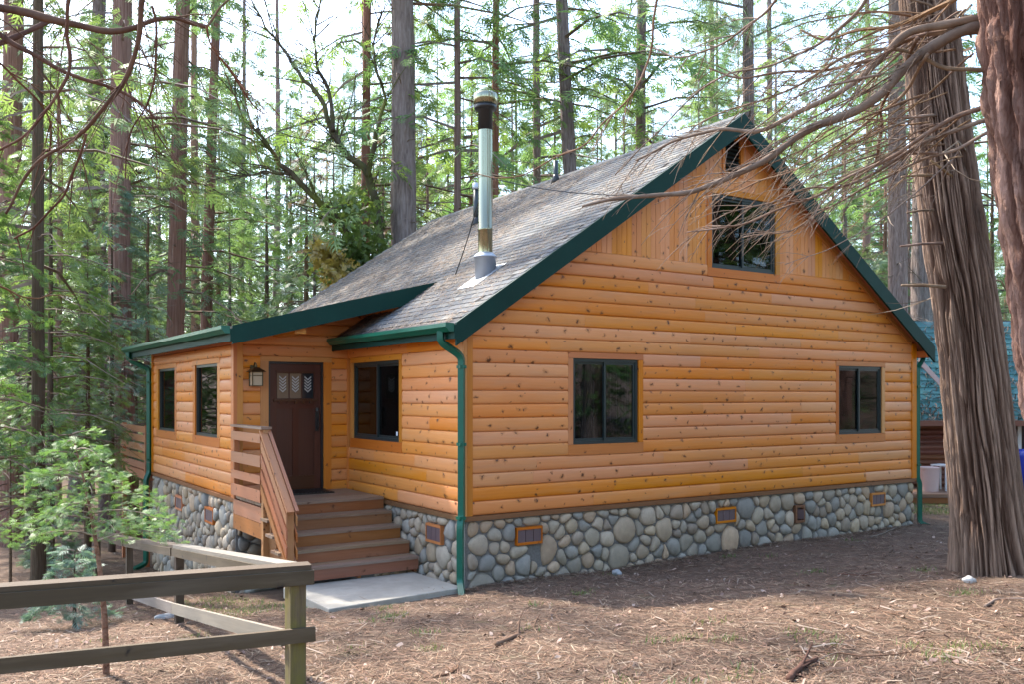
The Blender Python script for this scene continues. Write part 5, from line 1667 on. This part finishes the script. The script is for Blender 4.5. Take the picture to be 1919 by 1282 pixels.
# bare cedar on the left, trunk outside the picture
lt = 6.6
tb = P(-330, 742, lt); base = Vector((tb.x, tb.y, gz(tb.x, tb.y)))
left = thing('bare_branch_tree', base, 'tree reaching crooked bare brown branches in from the upper left edge', 'tree')
v, f, c_ = bark_trunk([base - Z_ * 0.2, base + Z_ * 2, base + Vector((0.1, 0, 5)), base + Vector((0.15, 0, 12)), base + Vector((0, 0, 20))], [0.28, 0.24, 0.21, 0.14, 0.04], None, 15.0, 60, 0.12, 0.03, 3.2, 0.4)
link('trunk', np_mesh('trunk', v - np.array(base)[None, :], f, M['bark_red'], True), left)
LEFT = [
    ([(-330, -20), (-160, 0), (-60, 10), (0, 19), (50, 27), (100, 42), (160, 48), (215, 56), (250, 54), (290, 40), (330, 33), (360, 42), (388, 50)], 0.040, 0.012, 10, 0.3, 0.9),
    ([(-330, 130), (-120, 110), (-40, 90), (0, 77), (45, 58), (88, 40)], 0.034, 0.014, 3, 0.2, 0.5),
    ([(-330, -40), (-100, 10), (-30, 42), (0, 56), (50, 92), (100, 125), (150, 143), (210, 165), (260, 190), (300, 228)], 0.03, 0.006, 10, 0.3, 0.8),
    ([(290, -60), (268, 0), (262, 60), (250, 110), (225, 165), (195, 210), (170, 235), (130, 260), (80, 300), (40, 350), (5, 400)], 0.024, 0.007, 12, 0.3, 0.8),
    ([(140, -60), (125, 30), (120, 70), (128, 110), (128, 150), (105, 195), (60, 235), (0, 285)], 0.018, 0.006, 8, 0.2, 0.7),
    ([(162, 250), (142, 310), (110, 370), (70, 420), (25, 445)], 0.012, 0.005, 5, 0.2, 0.5),
    ([(285, 10), (295, 60), (292, 130), (275, 190), (240, 245), (235, 330)], 0.011, 0.004, 6, 0.2, 0.6),
    ([(-60, 80), (0, 110), (40, 150), (80, 200), (95, 240), (88, 300)], 0.011, 0.004, 6, 0.2, 0.6),
    ([(388, 50), (410, 100), (440, 155), (470, 190), (500, 210)], 0.008, 0.003, 8, 0.2, 0.7),
    ([(388, 50), (430, 10), (470, -20), (520, -50)], 0.009, 0.004, 5, 0.2, 0.6),
    ([(-60, 530), (0, 535), (40, 550), (75, 556), (100, 545)], 0.010, 0.003, 4, 0.1, 0.4),
]
for i, (pl, r0, r1, n_, l0, l1) in enumerate(LEFT):
    limb_obj(left, LN(pl, lt, lt + 0.3 + 0.1 * (i % 4)), r0 * 0.95, r1 * 1.4, 'branch_dark', n_, l0, l1, 400 + i, bias=VR * 0.5 + Vector((0, 0, -0.4)), droop=0.45, tr=0.0055)

# mossy oak behind the roof
oak_b = P(720, 742, 24); base = Vector((oak_b.x, oak_b.y, gz(oak_b.x, oak_b.y)))
oak = thing('mossy_oak', base, 'crooked mossy oak with bare spreading limbs left of the thick grey trunk', 'tree')
m = MB(); top = P(705, 560, 24)
m.tube(cat([base - Z_ * 0.3, base + Z_ * 1.5, top], 5), [0.24] * 6 + [0.20] * 5, 10); m.build('trunk', M['branch_mossy'], oak, True)
OAK = [
    ([(705, 570), (690, 500), (656, 448), (620, 395), (590, 370), (545, 325), (520, 300), (490, 255), (455, 215), (440, 150)], 0.15, 0.02, 26, 0.6, 2.0),
    ([(707, 560), (712, 440), (690, 330), (660, 298), (635, 268), (615, 225), (600, 180), (570, 148), (540, 105), (500, 50), (470, 0)], 0.14, 0.02, 30, 0.6, 2.2),
    ([(625, 245), (618, 180), (596, 120), (590, 60), (600, 0)], 0.07, 0.02, 16, 0.6, 1.8),
    ([(545, 325), (500, 320), (450, 330), (400, 310)], 0.05, 0.012, 12, 0.5, 1.6),
    ([(690, 330), (705, 250), (720, 180), (700, 100), (715, 20)], 0.08, 0.02, 16, 0.6, 1.8),
]
for i, (pl, r0, r1, n_, l0, l1) in enumerate(OAK):
    limb_obj(oak, LN(pl, 24, 24 + 0.6 * (i % 3)), r0, r1, 'branch_mossy', n_, l0, l1, 600 + i, sub=4, tr=0.022, droop=0.05, wob=0.08)
def leaf_cloud(name, parent, centres, n, size, templ, mat, seed):
    r_ = np.random.default_rng(seed)
    base = WLOC[parent.name]
    pos = []
    for (c, rad) in centres:
        q = r_.normal(size=(n, 3)); q = unit(q) * (r_.random((n, 1)) ** 0.45) * np.array(rad)[None, :]
        pos.append(q + np.array(c - base)[None, :])
    pos = np.concatenate(pos)
    a = unit(r_.normal(size=(len(pos), 3)) + np.array([0, 0, -0.3])); b = unit(np.cross(a, r_.normal(size=(len(pos), 3))))
    me = sprays(name, pos, a, b, size * r_.uniform(0.6, 1.2, len(pos)), templ, mat)
    return link(name, me, parent)
leaf_cloud('leaves', oak, [(P(640 + 22 * i, 500 - 18 * i, 23.5), (0.8, 0.8, 0.6)) for i in range(3)] + [(P(660, 395, 23.8), (1.0, 1.0, 0.7))], 260, 0.26, T_BROAD, M['broad'], 3)
ab = P(640, 742, 22.5); b0 = Vector((ab.x, ab.y, gz(ab.x, ab.y)))
ash = thing('autumn_shrub', b0, 'small tree with yellow and orange leaves peeping over the roof edge', 'shrub')
m = MB(); m.tube(cat([b0, b0 + Z_ * 2.2, P(645, 520, 22.5)], 4), [0.07] * 9, 6); twigs(m, [b0 + Z_ * 2, P(645, 560, 22.5), P(645, 500, 22.5), P(640, 480, 22.5)], [0.06] * 4, 14, 0.4, 1.0, random.Random(5)); m.build('stem', M['bark_dark'], ash, True)
leaf_cloud('leaves', ash, [(P(618, 490, 22.5), (0.5, 0.5, 0.4)), (P(640, 515, 22.3), (0.6, 0.6, 0.4)), (P(605, 470, 22.6), (0.4, 0.4, 0.3))], 160, 0.22, T_BROAD, M['autumn'], 4)

# ------------------------------------------------------------------ saplings and understory on the left
def sapling(name, base, H, R_, zb, nbr, nspr, size, mat, stem, label, seed, templ=T_CEDAR, cat_='sapling', lean=(0, 0), rs=0.018, spread=0.24):
    o = thing(name, base, label, cat_)
    rr = random.Random(seed)
    m = MB()
    sp = [Vector(base) + Vector((lean[0] * t * t, lean[1] * t * t, H * t - 0.15 * (t == 0))) for t in (0, 0.2, 0.4, 0.6, 0.8, 0.97)]
    m.tube(cat(sp, 4), [rs * (1.25 - 1.05 * i / 20) for i in range(21)], 8); m.build('stem', M[stem], o, True)
    limb = MB(); P_, A_, L_, S_ = [], [], [], []
    for i in range(nbr):
        f = (i + rr.random()) / nbr
        z = zb + (H - zb) * f; t = z / H
        L = R_ * (1 - f * 0.72) * rr.uniform(0.7, 1.1)
        az = i * 2.4 + rr.uniform(-0.5, 0.5)
        d = Vector((math.cos(az), math.sin(az), 0)); c = Vector((lean[0] * t * t, lean[1] * t * t, z))
        lift = rr.uniform(0.25, 0.5)
        pt = lambda s_: c + d * L * s_ + Z_ * (L * (lift * s_ - 0.42 * s_ * s_))
        limb.tube([pt(k / 5) for k in range(6)], [rs * 0.38, rs * 0.32, rs * 0.26, rs * 0.2, rs * 0.15, rs * 0.08], 4, False)
        sv = Vector((-d.y, d.x, 0))
        for _ in range(int(nspr * L / R_)):
            s_ = 0.2 + 0.82 * rr.random() ** 0.8
            w = rr.gauss(0, spread * L * (1.1 - 0.75 * s_))
            p = pt(s_) + sv * w + Z_ * (rr.gauss(0, 0.07) * L - abs(w) * 0.15)
            a = (d * rr.uniform(0.5, 1) + sv * math.copysign(rr.uniform(0.1, 0.8), w) + Z_ * rr.uniform(-0.6, 0.45)).normalized()
            l = Vector((rr.gauss(0, 0.75), rr.gauss(0, 0.75), 1)).cross(a).normalized()
            P_.append(p); A_.append(a); L_.append(l); S_.append(size * rr.uniform(0.6, 1.2))
    lo = limb.mesh('limbs', M['twig']); tag(link('limbs', lo, o), kind='stuff')
    cm_ = sprays('crown', np.array(P_), np.array(A_), np.array(L_), np.array(S_), templ, M[mat])
    tag(link('crown', cm_, o), kind='stuff')
    return o
g = ground_at(200, 1268, 7)
sapling('cedar_sapling', g, 2.02, 0.84, 1.12, 22, 115, 0.092, 'sapling', 'bark_red', 'bright green lacy cedar sapling with thin red stem behind the fence', 31, rs=0.024, lean=(-0.24, 0.16))
g = ground_at(140, 1178, 10)
sapling('cedar_sapling', g, 0.95, 0.55, 0.10, 18, 50, 0.17, 'bluish', 'bark_dark', 'small blue green sapling low behind the fence at left', 32, rs=0.02)
g = ground_at(100, 1085, 13)
sapling('cedar_sapling', g, 1.2, 0.7, 0.2, 18, 50, 0.2, 'bluish', 'bark_dark', 'pale blue green sapling beside the thin dark trunk', 33, rs=0.02)
for k, (px, py, H_, R__, t_, lb) in enumerate(((292, 985, 2.3, 1.0, 13, 'young leafy cedar by the wing stone base and downspout'), (20, 1035, 3.2, 1.5, 20, 'drooping young cedar at the left edge under the trees'))):
    g = ground_at(px, py + 60, t_)
    sapling('cedar_sapling', g, H_, R__, H_ * 0.35, 16, 60, 0.18, 'sapling', 'bark_dark', lb, 40 + k, rs=0.025)
# tall understory cedars whose boughs fill the left third
UNDER = [(95, 19, 9.5, 'mid_a', 0.66, 'loose green cedar with hanging boughs at the upper left', 'cedar'), (-30, 15.5, 8, 'mid_b', 0.6, 'near green cedar cut by the left picture edge', 'cedar'),
         (210, 22, 7.5, 'mid_d', 0.85, 'blue green young cedar beside the wing roof corner', None), (255, 25, 6.0, 'mid_d', 0.62, 'pale leafy young cedar brushing the wing gutter', 'sapling'),
         (165, 20, 5.4, 'mid_b', 0.45, 'light green young cedar in front of the leaning grey trunk', 'sapling'), (55, 20, 6, 'mid_b', 0.5, 'soft green young cedar low at far left', None)]
for px, t, H, kd, cs, lb, lf in UNDER:
    x, y = at(px, t)
    tree('understory_cedar', x, y, H + 2.2, 0.09, 'dark', kd, lb, cs=cs, leaf=lf, lift=2.2)

# ------------------------------------------------------------------ neighbouring cabin on the right
nt0 = 22.0
nb_o = P(1700, HOR, nt0); nbase = Vector((nb_o.x, nb_o.y, gz(nb_o.x, nb_o.y)))
nb_ = thing('neighbour_cabin', nbase, 'brown log cabin with green roof behind the big cedar at right', 'cabin')
U2 = VR; N2 = -VD
def nbp(px, z, t):
    p = P(px, HOR, t); return Vector((p.x, p.y, z))
m = MB(); zz0, zz1 = -0.35, 1.95
m.quad(nbp(1640, zz0, 22.2), nbp(2300, zz0, 22.2), nbp(2300, zz1, 22.2), nbp(1640, zz1, 22.2))
w_ = m.build('wall', M['red_brown'], nb_)
for k in range(13):
    z = 0.30 + k * 0.128
    m = MB(); a, b = nbp(1640, z, 22.2), nbp(2300, z, 22.2); n = 6
    pr = [(0.05 * math.sin(math.pi * j / n), 0.126 * j / n) for j in range(n + 1)]
    uo = random.uniform(0, 50)
    for e in (a, b):
        for d, dz in pr: m.v.append(e + N2 * d + Z_ * dz)
    for j in range(n): m.face((j, j + 1, n + 2 + j, n + 1 + j), [(uo, j * .02), (uo, (j + 1) * .02), (uo + 8.6, (j + 1) * .02), (uo + 8.6, j * .02)])
    m.build('log', M['red_brown'], w_, True)
M['green_roof'] = paint('green_roof_shingle', (0.035, 0.135, 0.125), 0.5)
def nroof(t, tr): return 1.85 + (t - 21.7) * 0.86
m = MB()
m.quad(nbp(1600, 1.85, 21.6), nbp(2400, 1.85, 21.6), nbp(2400, 4.55, 24.8), nbp(1600, 4.55, 24.8))
m.quad(nbp(1600, 4.55, 24.8), nbp(2400, 4.55, 24.8), nbp(2400, 1.85, 28.0), nbp(1600, 1.85, 28.0))
rf = m.build('roof', M['green_roof'], nb_)
for k in range(16):                           # lapped roof courses
    s0, s1 = k / 16, (k + 1.15) / 16
    m = MB()
    z0_, z1_ = 1.85 + 2.7 * s0 + 0.05, 1.85 + 2.7 * s1 + 0.02; d0, d1 = 21.6 + 3.2 * s0, 21.6 + 3.2 * s1
    m.quad(nbp(1600, z0_, d0), nbp(2400, z0_, d0), nbp(2400, z1_, d1), nbp(1600, z1_, d1)); m.quad(nbp(1600, z0_ - 0.03, d0), nbp(2400, z0_ - 0.03, d0), nbp(2400, z0_, d0), nbp(1600, z0_, d0))
    m.build('shingle_course', M['green_roof'], rf)
m = MB(); a, b = nbp(1722, 3.28, 21.3), nbp(1812, 2.05, 21.3); m.box(a, b - a, Z_ * 0.16, N2 * 0.04); m.build('rake_board', M['pink'], nb_)
m = MB(); a, b = nbp(1600, 1.80, 21.55), nbp(2400, 1.80, 21.55); m.box(a, b - a, Z_ * 0.13, N2 * 0.04); m.build('fascia', M['red_brown'], nb_)
m = MB(); a = nbp(1600, 0.20, 22.1); m.box(a, U2 * 10, N2 * 1.6, Z_ * 0.08); dk = m.build('deck', M['tread'], nb_)
for px in (1612, 1700, 1790, 2000):
    m = MB(); a = nbp(px, -0.6, 20.7); m.box(a, Z_ * 0.8, U2 * 0.12, VD * 0.12); m.build('pier', M['drip'], dk)
m = MB(); a = nbp(1600, 0.06, 20.52); m.box(a, U2 * 10, VD * 0.04, Z_ * 0.13); m.build('rim_board', M['drip'], dk)
m = MB(); a = nbp(1906, 0.9, 22.12); m.box(a, Z_ * 0.95, U2 * 0.09, N2 * 0.05); m.box(nbp(1906, 1.85, 22.12), U2 * 1.0, Z_ * 0.0 + Z_ * 0.08, N2 * 0.05); m.box(nbp(1975, 0.9, 22.12), Z_ * 0.95, U2 * 0.09, N2 * 0.05); wv = m.build('window', M['white'], nb_)
m = MB(); m.box(nbp(1912, 0.92, 22.13), U2 * 0.8, Z_ * 0.92, N2 * 0.02); m.build('pane', M['lite_dark'], wv)
bp = nbp(1742, 0.28, 21.2)
m = MB(); m.lathe(bp, [(0.20, 0.0), (0.225, 0.52), (0.235, 0.52), (0.235, 0.56), (0.22, 0.565), (0.20, 0.545), (0.001, 0.54)], 20)
bn = m.build('storage_bin', M['pink'], None, True); bn.data.set_sharp_from_angle(angle=R(40))
tag(bn, 'pale pink round bin standing on the neighbour deck', 'bin')
sb = nbp(1768, 0.28, 21.4)
st_ = thing('side_stand', sb, 'small white stand beside the pink bin on the neighbour deck', 'stand')
m = MB(); m.box(sb + Vector((-0.2, -0.2, 0.58)), (0.4, 0, 0), (0, 0.4, 0), (0, 0, 0.03)); m.build('top', M['white'], st_)
for dx, dy in ((-1, -1), (1, -1), (1, 1), (-1, 1)):
    m = MB(); m.box(sb + Vector((0.17 * dx - 0.015, 0.17 * dy - 0.015, 0)), (0, 0, 0.58), (0.03, 0, 0), (0, 0.03, 0)); m.build('leg', M['white'], st_)
bl = nbp(1926, 0.28, 21.3)
m = MB(); m.lathe(bl, [(0.24, 0.0), (0.30, 0.45), (0.31, 0.80), (0.30, 0.92), (0.2, 0.97), (0.001, 0.98)], 16)
tag(m.build('blue_barrel', M['blue'], None, True), 'blue plastic barrel on the neighbour deck at the right edge', 'barrel')

# ------------------------------------------------------------------ rocks, sticks
def rock(loc, s_, tint, seed, label, emb=0.3):
    bm = bmesh.new(); bmesh.ops.create_icosphere(bm, subdivisions=3, radius=1)
    for v in bm.verts:
        n_ = noise.noise(v.co * 1.1 + Vector((seed, 0, 0))) * 0.35 + noise.noise(v.co * 3 + Vector((0, seed, 0))) * 0.1
        v.co = Vector((v.co.x * s_[0], v.co.y * s_[1], v.co.z * s_[2])) * (1 + n_)
    me = bpy.data.meshes.new('rock'); bm.to_mesh(me); bm.free()
    at_ = me.color_attributes.new('tint', 'FLOAT_COLOR', 'POINT'); at_.data.foreach_set('color', np.tile(np.array([*tint, 1.0], dtype=np.float32), len(me.vertices)))
    me.materials.append(M['stone']); me.polygons.foreach_set('use_smooth', [True] * len(me.polygons))
    o = link('rock', me); o.location = Vector(loc) + Z_ * s_[2] * (1 - 2 * emb); return tag(o, label, 'rock')
for k, (px, py, s_, tn, lb) in enumerate(((1157, 1077, (0.07, 0.06, 0.05), (0.3, 0.3, 0.3), 'small grey stone lying near the gable foundation'), (1817, 1092, (0.08, 0.06, 0.05), (0.45, 0.43, 0.4), 'pale stone at the root of the big cedar'),
                                        (395, 1218, (0.10, 0.09, 0.07), (0.2, 0.19, 0.1), 'mossy brown stone under the lower fence rail'), (356, 1160, (0.09, 0.08, 0.07), (0.16, 0.15, 0.05), 'round mossy stone beside the second fence post'), (315, 1160, (0.14, 0.08, 0.05), (0.36, 0.35, 0.33), 'flat grey stone left of the second fence post'),
                                        (490, 1108, (0.22, 0.16, 0.10), (0.26, 0.25, 0.2), 'flat stone under the left edge of the porch stairs'))):
    rock(ground_at(px, py, 9), s_, tn, k * 3.1, lb)
STICKS = [([(1490, 1107), (1580, 1115), (1640, 1122), (1700, 1128)], 0.010, 'long thin stick lying mid yard in front of the gable'),
          ([(1480, 1278), (1500, 1255), (1530, 1240)], 0.028, 'thick broken branch piece at the bottom picture edge'),
          ([(1485, 1222), (1560, 1225), (1640, 1232), (1720, 1222)], 0.008, 'long dark twig bowed across the lower yard'),
          ([(1850, 1140), (1870, 1128), (1919, 1127), (1960, 1128)], 0.018, 'grey curved root like branch at the lower right edge'),
          ([(930, 1212), (970, 1195), (1005, 1180), (1030, 1176)], 0.025, 'low crumbling dark stick in the middle yard'),
          ([(1570, 1078), (1610, 1080), (1632, 1082)], 0.009, 'short straight stick nearer the big cedar'),
          ([(1690, 985), (1660, 1000), (1630, 1008)], 0.012, 'crooked stick by the right downspout'),
          ([(820, 1272), (850, 1262), (860, 1250)], 0.012, 'small dark forked twig low in the foreground'),
          ([(1630, 1140), (1680, 1155), (1730, 1168)], 0.007, 'pale thin twig right of the yard centre'),
          ([(1500, 1215), (1520, 1235), (1545, 1247)], 0.008, 'short dark twig beside the thick broken piece')]
for k, (pl, r_, lb) in enumerate(STICKS):
    g3 = [ground_at(a, b, 8) + Z_ * (r_ * 0.7) for a, b in pl]
    m = MB(); pts = cat(g3, 5); pts = [p + Vector((noise.noise(p * 6), noise.noise(p * 6 + Vector((3, 0, 0))), 0.3 * abs(noise.noise(p * 5)))) * 0.03 for p in pts]
    m.tube(pts, [r_ * (1 - 0.5 * i / len(pts)) for i in range(len(pts))], 7)
    twigs(m, pts, [r_] * len(pts), 4, 0.1, 0.3, random.Random(k), None, r_ * 0.5, 1, 0.1)
    tag(m.build('fallen_stick', M['branch_dark' if k % 3 else 'twig'], None, True), lb, 'stick')

# ------------------------------------------------------------------ litter on the ground and the roof
NC = np.array([(0.25, 0.15, 0.093), (0.20, 0.115, 0.07), (0.31, 0.205, 0.138), (0.13, 0.07, 0.045), (0.36, 0.27, 0.185), (0.25, 0.15, 0.105), (0.09, 0.055, 0.038), (0.07, 0.045, 0.03)])
def needles(pts, nrm_fn, L, Wd, r_, cols=NC, tilt=0.12):
    n = len(pts)
    yaw = r_.uniform(0, 2 * math.pi, n); el = r_.normal(0, tilt, n)
    ln = L * r_.uniform(0.5, 1.4, n); wd = Wd * r_.uniform(0.6, 1.4, n)
    d = np.stack([np.cos(yaw) * np.cos(el), np.sin(yaw) * np.cos(el), np.sin(el)], 1)
    s_ = np.stack([-np.sin(yaw), np.cos(yaw), r_.normal(0, 0.25, n)], 1)
    if nrm_fn is not None:
        d = nrm_fn(d); s_ = nrm_fn(s_)
    a = pts - d * ln[:, None] / 2; b = pts + d * ln[:, None] / 2; mid = pts + s_ * (ln * r_.normal(0, 0.08, n))[:, None]
    w = s_ * wd[:, None] / 2
    v = np.stack([a - w, mid - w, b - w * 0.3, b + w * 0.3, mid + w, a + w], 1).reshape(-1, 3)
    i = np.arange(n)[:, None] * 6
    f = np.concatenate([i + np.array([[0, 1, 4, 5]]), i + np.array([[1, 2, 3, 4]])], 0)
    c = cols[r_.integers(0, len(cols), n)] * r_.uniform(0.55, 1.1, (n, 1))
    return v, f, np.repeat(c, 6, 0)
def scatter_ground(n, r_, tmin=5.2, tmax=26, power=1.0):
    out = []
    while len(out) < n:
        t = tmin * (tmax / tmin) ** r_.random()
        px = r_.uniform(-260, 2180)
        p = P(px, HOR, t)
        x, y = p.x, p.y
        if (-0.08 < x < W + 0.05 and y > -0.08) or (XW - 0.1 < x <= 0 and y > 1.1) or (-2.05 < x < 0 and -0.35 < y <= 1.2 and r_.random() < 0.985):
            continue
        out.append((x, y, gzn(x, y) + (0.075 if (-2.05 < x < 0 and -0.35 < y <= 1.2) else 0)))
    return np.array(out)
r_ = np.random.default_rng(5)
pp = scatter_ground(110000, r_); pp[:, 2] += r_.uniform(0.0, 0.018, len(pp))
ex = []
for _ in range(7000):                       # drifts of needles against the foundation
    if r_.random() < 0.75:
        x, y = r_.uniform(-0.1, W + 0.2), -0.06 - abs(r_.normal(0, 0.16))
    else:
        x, y = XW - 0.08 - abs(r_.normal(0, 0.16)), r_.uniform(YD, YW)
    ex.append((x, y, gzn(x, y) + r_.uniform(0.0, 0.04) * max(0.0, 1 - abs(y) * 2)))
pp = np.concatenate([pp, np.array(ex)])
v, f, c = needles(pp, None, 0.13, 0.0048, r_)
tag(link('needle_litter', np_mesh('needle_litter', v, f, M['litter'], col=c)), 'brown fallen pine needles covering the forest floor', 'needles', None, 'stuff')
pp = scatter_ground(1700, r_); pp[:, 2] += r_.uniform(0.004, 0.02, len(pp))
LC = np.array([(0.34, 0.24, 0.18), (0.30, 0.19, 0.13), (0.40, 0.30, 0.24), (0.22, 0.13, 0.09), (0.30, 0.20, 0.16)])
n = len(pp); yaw = r_.uniform(0, 6.283, n)
d = np.stack([np.cos(yaw), np.sin(yaw), r_.normal(0, 0.25, n)], 1); s_ = np.stack([-np.sin(yaw), np.cos(yaw), r_.normal(0, 0.35, n)], 1)
sc = r_.uniform(0.014, 0.04, n)[:, None]
v = np.stack([pp - d * sc, pp - d * sc * 0.2 + s_ * sc * 0.5, pp + d * sc * 0.5 + s_ * sc * 0.42 + np.array([0, 0, 0.008]), pp + d * sc * 1.1, pp + d * sc * 0.4 - s_ * sc * 0.5 + np.array([0, 0, 0.01]), pp - d * sc * 0.2 - s_ * sc * 0.45], 1).reshape(-1, 3)
f = np.arange(n * 6).reshape(-1, 6); c = np.repeat(LC[r_.integers(0, len(LC), n)] * r_.uniform(0.6, 1.05, (n, 1)), 6, 0)
tag(link('leaf_litter', np_mesh('leaf_litter', v, f, M['litter'], col=c)), 'pale dry fallen leaves strewn over the yard', 'leaves', None, 'stuff')
pp = scatter_ground(1500, r_, 5.2, 20); pp[:, 2] += 0.015
v, f, c = needles(pp, None, 0.28, 0.012, r_, np.array([(0.16, 0.10, 0.07), (0.10, 0.065, 0.045), (0.26, 0.2, 0.155)]), 0.06)
tag(link('twig_litter', np_mesh('twig_litter', v, f, M['litter'], col=c)), 'small dark twigs scattered over the yard', 'twigs', None, 'stuff')
# grass tufts
gp = []
for _ in range(46):
    t = 5.6 * (16 / 5.6) ** r_.random(); p = P(r_.uniform(150, 1500) if r_.random() < 0.75 else r_.uniform(1500, 1900), HOR, t)
    if p.y > -0.4 and p.x > -2.3: continue
    k = r_.integers(14, 60); q = r_.normal(0, 0.085, (k, 2))
    for a, b in q: gp.append((p.x + a, p.y + b, gzn(p.x + a, p.y + b)))
gp += [(x, y, gzn(x, y)) for x, y in zip(r_.uniform(-3.0, -2.0, 900), r_.uniform(0.2, 3.4, 900))]
gp += [(p.x, p.y, gzn(p.x, p.y)) for p in [nbp(r_.uniform(1690, 1800), 0, r_.uniform(18.5, 20.5)) for _ in range(1500)]]
gp = np.array(gp); n = len(gp)
yaw = r_.uniform(0, 6.283, n); h = r_.uniform(0.02, 0.065, n); ln_ = r_.normal(0, 0.025, (n, 2))
w = np.stack([np.cos(yaw), np.sin(yaw), np.zeros(n)], 1) * 0.0045
tip = gp + np.stack([ln_[:, 0], ln_[:, 1], h], 1)
v = np.stack([gp - w, gp + w, tip + w * 0.2, tip - w * 0.2], 1).reshape(-1, 3)
tag(link('grass_tufts', np_mesh('grass_tufts', v, np.arange(n * 4).reshape(-1, 4), M['grass'])), 'sparse green grass tufts in the yard', 'grass', None, 'stuff')
# needles on the roof
pts = []
while len(pts) < 26000:
    y = r_.uniform(-0.2, 9.9); x = r_.uniform(-0.25, 4.9)
    if x < 1.0 and y > YD: continue
    dn = 0.30 + 0.9 * max(0, noise.noise(Vector((x * 1.3, y * 0.9, 2)))) + (0.7 if y > 2.9 else 0.0)
    dn += 1.2 * math.exp(-((x - 1.0) ** 2 * 3 + (y - 2.1) ** 2 * 4)) + 0.9 * math.exp(-((x + 0.25) ** 2) * 60) + 0.8 * math.exp(-((x - 0.7) ** 2 * 8 + (y - 1.0) ** 2 * 8))
    if r_.random() < dn * 0.6:
        pts.append((x, y, roof_z(x) + 0.018 + r_.uniform(0, 0.012)))
pts = np.array(pts)
ca, sa = csl, ssl
rot = lambda d: np.stack([d[:, 0] * ca - d[:, 2] * sa, d[:, 1], d[:, 0] * sa + d[:, 2] * ca], 1)
v, f, c = needles(pts, rot, 0.14, 0.0065, r_, np.array([(0.32, 0.25, 0.18), (0.27, 0.19, 0.13), (0.36, 0.30, 0.23), (0.21, 0.14, 0.095), (0.30, 0.23, 0.17)]), 0.08)
tag(link('roof_needles', np_mesh('roof_needles', v, f, M['litter'], col=c)), 'brown pine needles lying on the cabin roof', 'needles', None, 'stuff')
pts = []
for _ in range(2600):
    px = r_.uniform(1640, 1960); s_ = r_.random() ** 1.6
    q = nbp(px, 1.85 + 2.7 * s_ + 0.07, 21.6 + 3.2 * s_); pts.append((q.x, q.y, q.z))
v, f, c = needles(np.array(pts), None, 0.22, 0.016, r_, NC * 1.15, 0.5)
tag(link('neighbour_roof_needles', np_mesh('neighbour_roof_needles', v, f, M['litter'], col=c)), 'brown needles heaped on the green neighbour roof', 'needles', None, 'stuff')
